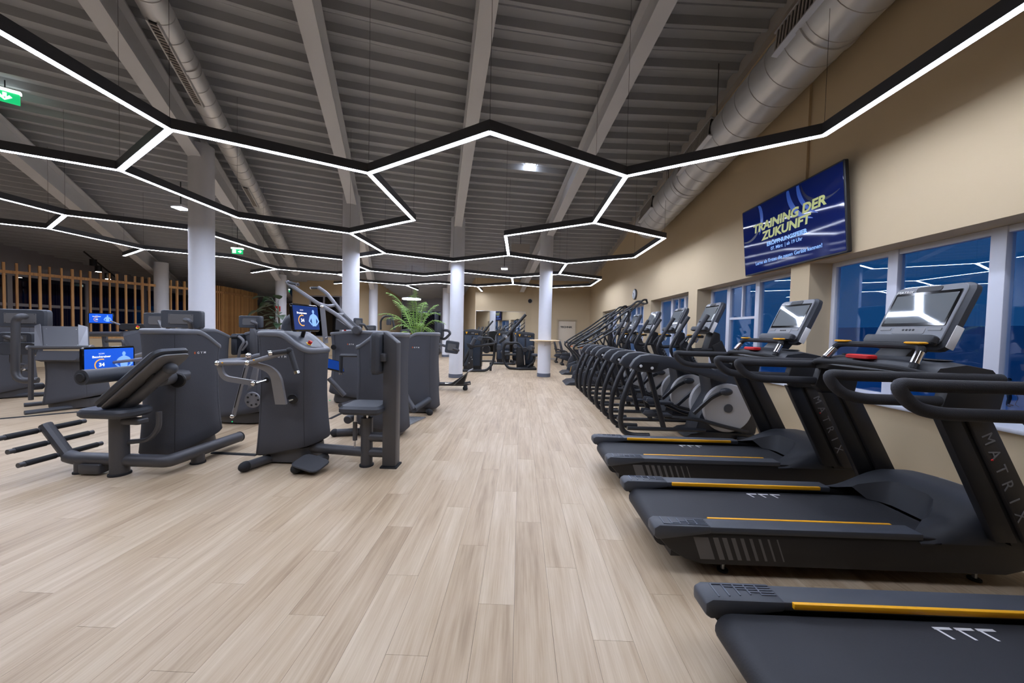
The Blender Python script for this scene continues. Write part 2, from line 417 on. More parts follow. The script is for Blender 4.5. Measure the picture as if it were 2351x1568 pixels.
# ---- back wall, door, angled wall, far block, glazing
wb = MB(); x0b = -2.33
wb.prism([(-2.28, 17.42), (.55, 18.0), (.55, 18.3), (-2.28, 18.3)], 0, 4.6, 'z'); wb.box(.55, 1.88, 18.0, 18.3, 0, 4.6); wb.box(1.88, 2.88, 18.0, 18.3, 2.06, 4.6); wb.box(2.88, WX, 18.0, 18.3, 0, 4.6)
tag(wb.build('wall_back', 'wall_beige', smooth=0), 'beige end wall with the mirror and the technical room door', kind='structure')
d1 = empty('door_1', (2.38, 18.0, 0)); tag(d1, 'beige door lettered TECHNIK in the end wall', kind='structure')
box('door_leaf', 'door', 1.93, 2.83, 18.05, 18.10, .01, 2.02, d1, bevel=.004)
b = MB(); b.box(1.86, 1.93, 17.96, 18.12, 0, 2.09); b.box(2.83, 2.90, 17.96, 18.12, 0, 2.09); b.box(1.93, 2.83, 17.96, 18.12, 2.02, 2.09); b.build('door_frame', 'door_frame', d1, world=True, smooth=0)
text('TECHNIK', .125, (2.36, 18.046, 1.68), (1, 0, 0), (0, 0, 1), 'ink', d1, bold=.005, sx=1.15)
tube('door_handle', 'silver', [(2.0, 18.03, 1.05), (2.0, 17.98, 1.05), (2.12, 17.98, 1.05)], .01, d1, fil=.01, n=8)
for k, (p, q) in enumerate(((x0b, WX), )): 
    tag(box('baseboard_back', 'trim_grey', .56, 1.86, 17.985, 18.0, 0, .08), 'low grey skirting along the end wall', kind='structure')
def vwall(name, p, q, z0, z1, m, t=.12, parent=None, **k):
    p, q = Vector(p), Vector(q); d = (q - p).normalized(); n = Vector((-d.y, d.x)) * t
    return MB().prism([(p.x, p.y), (q.x, q.y), (q.x + n.x, q.y + n.y), (p.x + n.x, p.y + n.y)], z0, z1, 'z').build(name, m, parent, smooth=0, world=True, **k)
tag(vwall('wall_angled', (-2.28, 17.44), (-3.75, 22.0), 0, 4.4, 'wall_beige', -.12), 'beige return wall receding beside the mirror', kind='structure')
# far block with dark interior window
bl = empty('wall_far_block'); tag(bl, 'beige far room wall with a wide dark window', kind='structure')
bx0, bx1, by = -11.5, -7.42, 17.35
b = MB(); wx0, wx1, wz0, wz1 = -10.68, -8.35, .9, 3.0
b.box(bx0, wx0, by, by + .2, 0, 4.3); b.box(wx1, bx1, by, by + .2, 0, 4.3); b.box(wx0, wx1, by, by + .2, 0, wz0); b.box(wx0, wx1, by, by + .2, wz1, 4.3); b.box(bx1 - .2, bx1, by + .2, 22, 0, 4.3)
b.build('wall_panel', 'wall_beige', bl, smooth=0)
wd = empty('window_6', (-9.5, by, wz0)); tag(wd, 'wide dark window in the far beige block', kind='structure')
box('pane', 'dark_glass', wx0, wx1, by + .12, by + .13, wz0, wz1, wd)
b = MB(); b.box(wx0, wx1, by + .1, by + .16, wz0, wz0 + .06); b.box(wx0, wx1, by + .1, by + .16, wz1 - .06, wz1); b.box(wx0, wx0 + .06, by + .1, by + .16, wz0, wz1); b.box(wx1 - .06, wx1, by + .1, by + .16, wz0, wz1); b.build('frame', 'frame_grey', wd, world=True, smooth=0)
for q in (-9.95, -9.1): box('mullion', 'frame_grey', q - .04, q + .04, by + .095, by + .165, wz0, wz1, wd)
def glazed(n, p, q, z0, z1, zt, k, label, zmid=None):
    """a glazed wall in frames from p to q with a solid strip up to zt"""
    p, q = Vector(p), Vector(q); L = (q - p).length; d = (q - p) / L; nn = Vector((-d.y, d.x))
    R = Matrix(((d.x, nn.x, 0, p.x), (d.y, nn.y, 0, p.y), (0, 0, 1, 0), (0, 0, 0, 1)))
    g = empty('window_%d' % n, (p.x, p.y, 0)); tag(g, label, kind='structure')
    MB().box(0, L, 0, .1, z1, zt, R).build('lintel', 'frame_grey', g, world=True)
    if z0 > .02: MB().box(0, L, 0, .1, 0, z0, R).build('parapet', 'frame_grey', g, world=True)
    for i in range(k + 1):
        x = L * i / k; MB().box(max(0, x - .06), min(L, x + .06), -.02, .1, z0, z1, R).build('mullion', 'frame_grey', g, world=True)
    for i in range(k): MB().box(L * i / k + .05, L * (i + 1) / k - .05, .04, .05, z0 + .05, z1 - .05, R).build('pane', 'dark_glass', g, world=True)
    MB().box(0, L, -.01, .09, z0, z0 + .07, R).build('frame', 'frame_grey', g, world=True); MB().box(0, L, -.01, .09, z1 - .08, z1, R).build('frame', 'frame_grey', g, world=True)
    if zmid: MB().box(0, L, -.01, .09, zmid - .05, zmid + .05, R).build('transom', 'frame_grey', g, world=True)
glazed(7, (-7.45, 21.6), (-3.7, 21.9), .05, 2.62, 4.0, 3, 'tall dark glazing at the far end behind the palm')
glazed(8, (-17.2, 5.0), (-17.2, 22.0), .6, 3.0, 4.4, 8, 'dark glazed side wall behind the slatted partition', 1.95)
tag(vwall('wall_left_rear', (-17.2, 5.0), (-17.2, -5.0), 0, 5.2, 'wall_beige', -.15), 'beige left wall of the gym', kind='structure')
tag(vwall('wall_far_left', (-17.2, 22.0), (-11.5, 22.0), 0, 4.3, 'wall_beige', .15), 'beige far wall behind the leafy plant', kind='structure')
tag(vwall('wall_front', (-17.2, -4.9), (WX, -4.9), 0, 7.6, 'wall_beige', -.15), 'beige wall closing the near end of the gym', kind='structure')
# ---- what lies outside the side windows: a lower sports hall
tag(box('sports_hall_floor', 'hall_blue', 4.6, 60, -20, 60, -2.65, -2.6), 'blue floor of the lower sports hall outside the windows', kind='structure')
tag(box('sports_hall_wall', 'hall_wall', 48, 48.2, -20, 60, -2.6, 3.0), 'blue curtain wall across the lower sports hall', kind='structure')
# ---- trim along the roof edge on the right wall and cable trunking
b = MB(); y0, y1 = -4.5, 18.0
b.add([(WX - .09, y0, zd(WX, y0) - .12), (WX, y0, zd(WX, y0) - .12), (WX, y0, zd(WX, y0) + .1), (WX - .09, y0, zd(WX, y0) + .1), (WX - .09, y1, zd(WX, y1) - .12), (WX, y1, zd(WX, y1) - .12), (WX, y1, zd(WX, y1) + .1), (WX - .09, y1, zd(WX, y1) + .1)], [(0, 1, 5, 4), (3, 0, 4, 7), (0, 3, 2, 1), (4, 5, 6, 7)])
tag(b.build('trim_1', 'trim_grey', smooth=0), 'grey steel angle along the roof edge of the side wall', kind='structure')
tag(box('trim_2', 'wall_beige', WX - .03, WX, 4.49, 4.54, 3.2, 5.7), 'vertical cable trunking above the wall screen', kind='structure')
# ================================================================ linear lights
HL = 1.92; ZL = H + HL; LL = .9539 * HL
def lat(i, j): return Vector((-1.829 * HL + i * LL * .8660254, 1.7871 * HL + j * LL / 2, ZL))
NET = [((0,0),(1,1)),((1,1),(2,0)),((2,0),(3,1)),((3,1),(4,0)),((0,0),(-1,1)),((0,0),(0,-2)),((4,0),(4,-2)),((-1,1),(-2,0)),((-1,1),(-1,3)),((-1,3),(0,4)),((1,1),(1,3)),((1,3),(0,4)),((0,4),(0,6)),
 ((0,6),(1,7)),((0,6),(-1,7)),((-1,7),(-2,6)),((-2,6),(-2,4)),((-2,4),(-3,3)),((-3,3),(-4,4)),((-3,3),(-3,1)),((-4,4),(-5,3)),((-4,4),(-4,6)),((-4,6),(-5,7)),((-4,6),(-3,7)),((-3,7),(-2,6)) if False else ((-3,7),(-3,9)),
 ((-3,9),(-4,10)),((-3,9),(-2,10)),((-2,10),(-1,9)),((-1,9),(-1,7)),((-1,9),(0,10)),((-2,10),(-2,12)),((-2,12),(-3,13)),((-2,12),(-1,13)),((-1,13),(-1,15)),((-1,13),(0,12)),((0,12),(1,13)),((1,13),(1,15)),((1,13),(2,12)),((2,12),(2,10)),
 ((2,10),(1,9)),((1,9),(0,10)),((2,10),(3,9)),((3,9),(3,7)),((3,7),(2,6)),((2,6),(1,7)),((2,6),(2,4)),((2,4),(3,3)),((3,3),(3,1)),((3,3),(4,4)),((4,4),(4,6)),((4,6),(3,7)),((3,9),(4,10)),((4,10),(4,12)),((4,12),(3,13)),((3,13),(2,12)),
 # unseen continuation behind the viewpoint, added for plausible lighting
 ((4,-2),(3,-3)),((3,-3),(2,-2)),((2,-2),(1,-3)),((1,-3),(0,-2)),((0,-2),(-1,-3)),((-1,-3),(-2,-2)),((-2,-2),(-2,0)),((-3,1),(-4,0)),((-5,3),(-6,4)),((-4,0),(-4,-2)),((-2,0),(-3,1))]
net = thing('linear_light_network', 'black framed hexagonal network of glowing white linear lights hung below the roof', 'light', (0, 6, ZL))
seen = {}
for a, c in NET:
    A, B = lat(*a), lat(*c); d = (B - A).normalized(); n = Vector((-d.y, d.x, 0)); ext = .02
    A2, B2 = A - d * ext, B + d * ext
    def bar(w0, z0, z1, e0):
        P, Q = A2 + d * e0, B2 - d * e0
        return MB().add([(*(p + n * s)[:2], z) for p in (P, Q) for z in (z0, z1) for s in (-w0, w0)], [(0, 1, 3, 2), (4, 6, 7, 5), (0, 4, 5, 1), (2, 3, 7, 6), (0, 2, 6, 4), (1, 5, 7, 3)])
    h = bar(.035, ZL - .004, ZL + .10, 0).build('light_bar', 'led_housing', net, world=True, smooth=0)
    bar(.029, ZL - .0055, ZL - .003, .012).build('diffuser', 'led', h, world=True, smooth=0)
    for q in (a, c):
        if q in seen: continue
        seen[q] = 1; p = lat(*q); tube('suspension_wire', 'wire', [(p.x, p.y, ZL + .1), (p.x, p.y, zd(p.x, p.y) + .03)], .0022, net, n=4)
# ---- small ceiling fixtures
def ceiling_box(c, s, label):
    t = thing('emergency_light', label, 'light', c, 0, 'square emergency lights on the roof deck')
    box('housing', 'frame_white', c[0] - s, c[0] + s, c[1] - s, c[1] + s, c[2], c[2] + .06, t, bevel=.01); box('diffuser', 'lamp_white', c[0] - s * .9, c[0] + s * .9, c[1] - s * .9, c[1] + s * .9, c[2] - .02, c[2], t, bevel=.008)
    tube('stem', 'wire', [(c[0], c[1], c[2] + .06), (c[0], c[1], zd(c[0], c[1]) + .05)], .012, t, n=6)
ceiling_box((0.155,8.500,5.408), .13, 'square white emergency light below the roof between the middle beams')
ceiling_box((-0.627,12.700,3.669), .12, 'small far emergency light near the end wall')
ceiling_box((-8.534,8.600,4.301), .14, 'square emergency light on the deck left of the nearest column')
def exit_sign(c, w, h, label, rz=0, arrow=False):
    t = thing('exit_sign', label, 'exit sign', c, rz, 'green escape route signs')
    MB().box(-w / 2, w / 2, -.02, .02, 0, h).build('sign_box', 'sign_green', t, bevel=.006)
    MB().box(-w / 2 - .015, w / 2 + .015, -.035, .035, h, h + .045).build('lamp_housing', 'sign_white', t, bevel=.006)
    if arrow:
        MB().add([(-.02, -.023, h * .85), (.02, -.023, h * .85), (.02, -.023, h * .45), (-.02, -.023, h * .45)], [(0, 1, 2, 3)]).add([(-.075, -.023, h * .5), (.0, -.023, h * .14), (.075, -.023, h * .5), (.045, -.023, h * .5 + .03), (0, -.023, h * .3), (-.045, -.023, h * .5 + .03)], [(0, 1, 4, 5), (1, 2, 3, 4)]).build('arrow', 'sign_white', t, smooth=0)
    else:
        MB().add([(-w * .42, -.022, h * .15), (-w * .1, -.022, h * .15), (-w * .1, -.022, h * .85), (-w * .42, -.022, h * .85)], [(0, 1, 2, 3)]).build('door_pictogram', 'sign_white', t, smooth=0)
        MB().add([(w * .1, -.022, h * .4), (w * .25, -.022, h * .4), (w * .25, -.022, h * .2), (w * .42, -.022, h * .5), (w * .25, -.022, h * .8), (w * .25, -.022, h * .6), (w * .1, -.022, h * .6)], [(0, 1, 2, 3, 4, 5, 6)]).build('arrow', 'sign_white', t, smooth=0)
    zt = zd(c[0], c[1]) - c[2]
    MB().tube([(0, 0, h + .045), (0, 0, zt + .05)], .008, 6).build('hanger', 'wire', t)
exit_sign((-8.472,5.600,4.970), .29, .17, 'green exit sign with a white down arrow at the far left', .75, True)
exit_sign((-9.077,11.000,3.687), .30, .15, 'small green exit sign hanging beyond the nearest column', .3)
exit_sign((-11.921,17.500,3.114), .3, .14, 'small far exit sign above the leafy plant', .3)
pl = thing('pendant_lamp', 'round flat white pendant lamp above the palm', 'lamp', (-4.877,15.500,2.740)); c = Vector((-4.877,15.500,2.740))
disc('diffuser', 'lamp_white', c, (0, 0, 1), .40, .03, pl, 32); disc('shade_rim', 'frame_white', c + Vector((0, 0, .03)), (0, 0, 1), .41, .03, pl, 32); tube('cord', 'wire', [c, (c.x, c.y, zd(c.x, c.y) + .05)], .006, pl, n=6)
# ---- ducts
def duct(name, label, p, q, r, slots, down=False, gw=.13):
    p, q = Vector(p), Vector(q); t = thing(name, label, 'duct', p); d = (q - p); L = d.length; d.normalize()
    u = d.cross(Vector((0, 0, 1))).normalized(); R = Matrix.Translation(p) @ basis(u, d.cross(u) * -1 if False else u.cross(d) * -1).to_4x4()
    R = Matrix.Translation(p) @ Matrix((u, d.cross(u), d)).transposed().to_4x4()
    b = MB(); n = 32; z = 0.; rings = []; k = int(L / .28)
    pr = []
    for i in range(k):
        z = L * i / k; e = L / k; pr += [(r, z + .012), (r, z + e - .006), (r + .007, z + e - .003), (r + .007, z + e + .003), (r, z + e + .006)]
    MB().lathe([(r, 0)] + pr, n, R).build('spiral_pipe', 'duct', t, world=True, smooth=25)
    for f in (.32, .72):
        MB().lathe([(r + .002, L * f - .03), (r + .015, L * f - .025), (r + .015, L * f + .025), (r + .002, L * f + .03)], n, R).build('joint_band', 'duct', t, world=True)
    for f0, f1 in slots:                                  # air outlet grilles let into the side
        ang = math.radians(down); ca, sa = math.cos(ang), math.sin(ang); h = gw
        rad = u * ca + Vector((0, 0, 1)) * sa; tan = rad.cross(d)
        S = Matrix.Translation(p + d * (L * (f0 + f1) / 2) + rad * (r - .015)) @ Matrix((tan, d, rad)).transposed().to_4x4(); hl = L * (f1 - f0) / 2
        gr = MB().box(-h, h, -hl, hl, -.02, .03, S).build('air_outlet', 'black', t, world=True)
        m = int(hl * 2 / .05); bb = MB()
        for i in range(m):
            yy = -hl + (i + .5) * hl * 2 / m; MB.box(bb, -h, h, yy - .008, yy + .008, .028, .042, S)
        bb.build('outlet_fins', 'trim_grey', gr, world=True, kind='stuff')
        MB().box(-h - .02, -h, -hl - .02, hl + .02, -.03, .045, S).box(h, h + .02, -hl - .02, hl + .02, -.03, .045, S).build('outlet_frame', 'duct', gr, world=True)
    for f in (.1, .35, .6, .85):
        c = p + d * L * f; tube('hanger_rod', 'wire', [c + Vector((0, 0, r)), (c.x, c.y, zd(c.x, c.y) + .05)], .006, t, n=6)
duct('spiral_duct', 'large silver spiral air duct running down along the beige wall', (3.09, 1.4, 1.42 + 3.67 - .115 * 1.4), (3.09, 8.75, 1.42 + 3.67 - .115 * 8.75), .32, [(.20, .36), (.54, .68), (.85, .95)], 170)
duct('spiral_duct', 'slim grey spiral air duct beside the beam left of centre', (*pol(114.9, 15.5), zf(15.5) + .22), (*pol(115.3, 31.0), zf(31.0) + .22), .165, [(.27, .36), (.53, .59), (.80, .85)], -100, .045)
# ================================================================ treadmills
def console(t, c, tilt, w, h, portrait=False, brand='MATRIX'):
    """upright display console of a cardio machine: faces -x, leaning back by tilt; c is its centre (local)"""
    up = Vector((math.sin(tilt), 0, math.cos(tilt))); rt = Vector((0, -1, 0)); n = rt.cross(up)   # n points towards the user (-x)
    c = Vector(c)
    hs = slab('console', 'console_body', c - n * .03, (w, h, .085), rt, up, t, .05, world=False, bevel=0)
    slab('face_plate', 'console_face', c + n * .012, (w * .93, h * .93, .012), rt, up, hs, .04, world=False)
    sh = h * (.50 if not portrait else .5)
    slab('screen_bezel', 'black_gloss', c + n * .017 + up * h * .10, (w * .86, sh + .02, .008), rt, up, hs, .008, world=False)
    slab('screen', 'console_screen', c + n * .0195 + up * h * .10, (w * .80, sh - .02, .006), rt, up, hs, .004, world=False)
    slab('speaker_grille', 'black', c + n * .016 + up * h * .41, (w * .34, .035, .01), rt, up, hs, .012, world=False)
    if brand: text(brand, .028, c + n * .020 + up * h * .385 - rt * w * .31, rt, up, 'white', hs, world=False)
    slab('key_panel', 'grey_text', c + n * .016 - up * h * .245, (w * .44, h * .10, .008), rt, up, hs, .01, world=False)
    for s in (-.03, -.01, .01, .03): disc('key', 'ink', c + n * .021 - up * h * .235 + rt * s, n, .007, .003, hs, 10, world=False)
    for s in (-1, 1): slab('key_marks', 'grey_text', c + n * .017 - up * h * .22 + rt * s * w * .33, (w * .16, .02, .008), rt, up, hs, .003, world=False)
    MB().rbox(c + n * .05 - up * h * .42, (w * .98, .05, .055), basis(rt, n), .02).build('tray', 'tm_plastic', t)
    slab('side_label', 'white', c - rt * -.5 * w - n * .03 - up * h * .30 + rt * .003, (.05, h * .32, .006), -n, up, hs, .004, world=False)
    return hs
def make_treadmill():
    t = empty('treadmill')
    so = [(0, .285), (.0, .235), (.06, .17), (.16, .11), (.26, .082), (1.98, .082), (2.16, .13), (2.22, .27), (1.5, .285)]
    for s in (-1, 1):
        ya, yb = sorted((s * .285, s * .345))
        fr = MB().prism(so, ya, yb).build('side_frame', 'tm_dark', t, bevel=.008)
        ra, rb = sorted((s * .252, s * .352))
        MB().prism([(0.015, .27), (1.5, .27), (1.5, .308), (.03, .308), (.0, .292)], ra, rb).build('side_rail', 'tm_rail', t, bevel=.006)
        ec = MB().prism([(-.03, .245), (-.005, .225), (.30, .27), (.30, .313), (0.0, .313), (-.03, .295)], min(s * .245, s * .358), max(s * .245, s * .358)).build('end_cap', 'tm_rail', t, bevel=.012)
        for k in range(5):
            x = .03 + k * .048; MB().box(x, x + .006, min(s * (.262 + k * .006), s * .34), max(s * (.262 + k * .006), s * .34), .313, .3165).build('grip_ridge', 'tm_ridge', ec)
            MB().box(x, .285, min(s * (.34 - k * .014), s * (.336 - k * .014)), max(s * (.34 - k * .014), s * (.336 - k * .014)), .313, .3165).build('grip_ridge', 'tm_ridge', ec)
        ya, yb = sorted((s * .240, s * .256))
        MB().box(.33, 1.42, ya, yb, .286, .3105).build('accent_strip', 'tm_yellow', t, bevel=.003)
        # slanted decal bars on the outer skirt
        for k in range(9):
            x0 = .20 + k * .052 + (.06 if k else 0); wd = .085 if k == 0 else .034 - k * .0032; y = s * .3462
            MB().add([(x0, y, .245), (x0 + wd, y, .245), (x0 + wd + .045, y, .115), (x0 + .045, y, .115)], [(0, 1, 2, 3)]).build('skirt_stripe', 'tm_stripe', fr, smooth=0)
        for k in range(3):           # chevron marks on the belt edge
            x = .86 + k * .085; y = s * .205
            MB().box(x, x + .07, min(y, y + s * .012), max(y, y + s * .012), .2572, .2580).build('belt_mark', 'white', t, smooth=0)
            MB().add([(x, y + s * .01, .2578), (x + .012, y + s * .01, .2578), (x + .028, y - s * .045, .2578), (x + .016, y - s * .045, .2578)], [(0, 1, 2, 3)]).build('belt_mark', 'white', t, smooth=0)
        # leaning upright
        ya, yb = sorted((s * .345, s * .41))
        up = MB().prism([(1.63, 1.0), (1.76, 1.0), (2.13, .30), (1.99, .30)], ya, yb).build('upright', 'tm_brown', t, bevel=.008)
        MB().prism([(1.49, 1.0), (1.60, 1.0), (1.96, .30), (1.84, .30)], ya + .012, yb - .012).build('upright_strut', 'tm_dark', up, bevel=.006)
        MB().prism([(1.575, 1.0), (1.65, 1.0), (2.02, .28), (1.935, .28)], ya + .02, yb - .02).build('upright_web', 'black', up)
        if True:
            d = Vector((1.945 - 1.70, 0, .43 - .95)).normalized(); y = s * .4115
            for k, ch in enumerate('MATRIX'):
                p = Vector((1.742, y, .885)) + d * (k * .094)
                nx = Vector((0, s, 0)); r_ = d if s < 0 else -d
                text(ch, .085, p if s < 0 else Vector((1.742, y, .885)) + d * ((5 - k) * .094), r_, nx.cross(r_), 'grey_text', up, world=False, ext=.0006)
            ball('brand_dot', 'red', Vector((1.742, y, .885)) + d * .094 + Vector((-.012, 0, -.03)), .006, up, world=False, n=8)
        # handrail loop
        MB().tube([(1.80, s * .405, 1.213), (1.0, s * .405, 1.214), (.868, s * .405, 1.220), (.905, s * .405, 1.155), (.97, s * .405, 1.108), (1.07, s * .405, 1.088), (1.66, s * .405, 1.082), (1.74, s * .405, 1.0)], .030, 12, .045, sx=.85).build('handrail', 'rubber_tex', t)
        MB().prism([(1.50, 1.19), (1.80, 1.19), (1.76, .99), (1.52, .99), (1.46, 1.05)], s * .405 - .03, s * .405 + .03).build('rail_bracket', 'tm_dark', t, bevel=.01)
    # belt with rear roller bend
    bo = [(1.75, .257)] + [(.075 + .065 * math.cos(math.radians(a)), .192 + .065 * math.sin(math.radians(a))) for a in range(90, 271, 20)] + [(1.75, .127)]
    MB().prism(bo, -.245, .245).build('belt', 'tm_belt', t, smooth=40)
    MB().box(.1, 2.1, -.285, .285, .09, .135).build('deck_frame', 'tm_dark', t)
    # motor hood: a swept heightfield with side wings reaching back
    b = MB(); nx, ny = 14, 16; vs = []
    for j in range(ny + 1):
        v = -1 + 2 * j / ny; y = v * .36; xr = 1.78 - .30 * min(1, max(0, (abs(v) - .30) / .55)) ** 1.3
        for i in range(nx + 1):
            u = i / nx; x = xr + (2.26 - xr) * u
            e = max(0, min(1, (x - 1.5) / .45)); e = e * e * (3 - 2 * e)
            fr = max(0, min(1, (x - 2.08) / .2)); z = .30 + .135 * e * (1 - .55 * fr * fr) + .03 * e * (1 - v * v)
            if u == 0 and abs(v) < .62: z = .262
            if abs(v) > .86: z -= (abs(v) - .86) * .35
            vs.append((x, y, z))
    fs = [(j * (nx + 1) + i, j * (nx + 1) + i + 1, (j + 1) * (nx + 1) + i + 1, (j + 1) * (nx + 1) + i) for j in range(ny) for i in range(nx)]
    o = len(vs)
    for j in range(ny + 1): p = vs[j * (nx + 1) + nx]; vs.append((p[0] + .02, p[1], .12))
    fs += [(j * (nx + 1) + nx, o + j, o + j + 1, (j + 1) * (nx + 1) + nx) for j in range(ny)]
    for jj in (0, ny):
        o = len(vs); 
        for i in range(nx + 1): p = vs[jj * (nx + 1) + i]; vs.append((p[0], p[1], .26))
        fs += [(jj * (nx + 1) + i, jj * (nx + 1) + i + 1, o + i + 1, o + i) for i in range(nx)]
    b.add(vs, fs); b.build('motor_hood', 'tm_plastic', t, smooth=50)
    MB().box(1.98, 2.14, -.12, .12, .455, .4585).build('hood_label', 'silver', t)
    # dash between the uprights, console and grips
    rings = []
    for k in range(13):
        v = -1 + k / 6; y = v * .40; q = 1 - abs(v) ** 3 * .45
        rings.append([(1.40 + .06 * abs(v), y, 1.225), (1.46, y, 1.19), (1.72, y, 1.185 + .01), (1.80, y, 1.20 + .03 * q), (1.76, y, 1.235 + .05 * q), (1.62, y, 1.25 + .065 * q), (1.48, y, 1.24 + .045 * q), (1.42 + .04 * abs(v), y, 1.24)])
    MB().loft([[Vector(p) for p in r] for r in rings]).build('dashboard', 'tm_plastic', t, smooth=60)
    for s in (-1, 1):
        MB().lathe([(.05, 0), (.055, .004), (.045, .008), (.042, -.004)], 20, Matrix.Translation((1.62, s * .25, 1.312 - .012)) @ Matrix.Scale(1.5, 4, (0, 1, 0))).build('cup_recess', 'tm_dark', t)
    MB().tube([(1.44, .30, 1.25), (1.52, .27, 1.375), (1.53, .22, 1.382), (1.53, -.22, 1.382), (1.52, -.27, 1.375), (1.44, -.30, 1.25)], .021, 10, .03).build('grip_bar', 'rubber', t)
    for s in (-1, 1):
        MB().tube([(1.457, s * .293, 1.278), (1.503, s * .277, 1.345)], .0225, 12).build('pulse_sensor', 'chrome', t)
        kp = MB().rbox((1.522, s * .235, 1.402), (.05, .10, .014), None, .012).build('key_pad', 'tm_yellow', t)
        for q in (-.022, .022): MB().box(1.515, 1.53, s * .235 + q - .008, s * .235 + q + .008, 1.4085, 1.4105).build('key', 'ink', kp)
    MB().tube([(1.47, .40, 1.225), (1.39, .30, 1.25), (1.36, 0, 1.262), (1.39, -.30, 1.25), (1.47, -.40, 1.21)], .019, 10, .08).build('front_bar', 'rubber', t)
    MB().rbox((1.46, .03, 1.300), (.07, .16, .03), None, .012).build('stop_key', 'red', t)
    MB().prism([(1.58, 1.28), (1.70, 1.28), (1.80, 1.40), (1.72, 1.43)], -.10, .10).build('console_neck', 'tm_dark', t, bevel=.01)
    console(t, (1.79, 0, 1.575), .42, .44, .46)
    for x in (.42, 1.9):
        for s in (-1, 1):
            MB().tube([(x, s * .27, .0), (x, s * .27, .012), (x, s * .27, .014)], [.03, .03, .012], 12).build('foot_pad', 'rubber', t)
            MB().tube([(x, s * .27, .01), (x, s * .27, .1)], .011, 8).build('foot_screw', 'silver', t)
    return t
tm = make_treadmill()
G = 'treadmills in a row facing the windows'
lab = ['nearest black treadmill cut off by the picture edge', 'middle black treadmill of the three facing the windows', 'farthest black treadmill of the three beside the step trainers']
for i, (yc, l) in enumerate(zip((1.205, 2.37, 3.47), lab)):
    o = tm if i == 0 else copy_tree(tm)
    o.location = (.835, yc, 0); tag(o, l, 'treadmill', G)

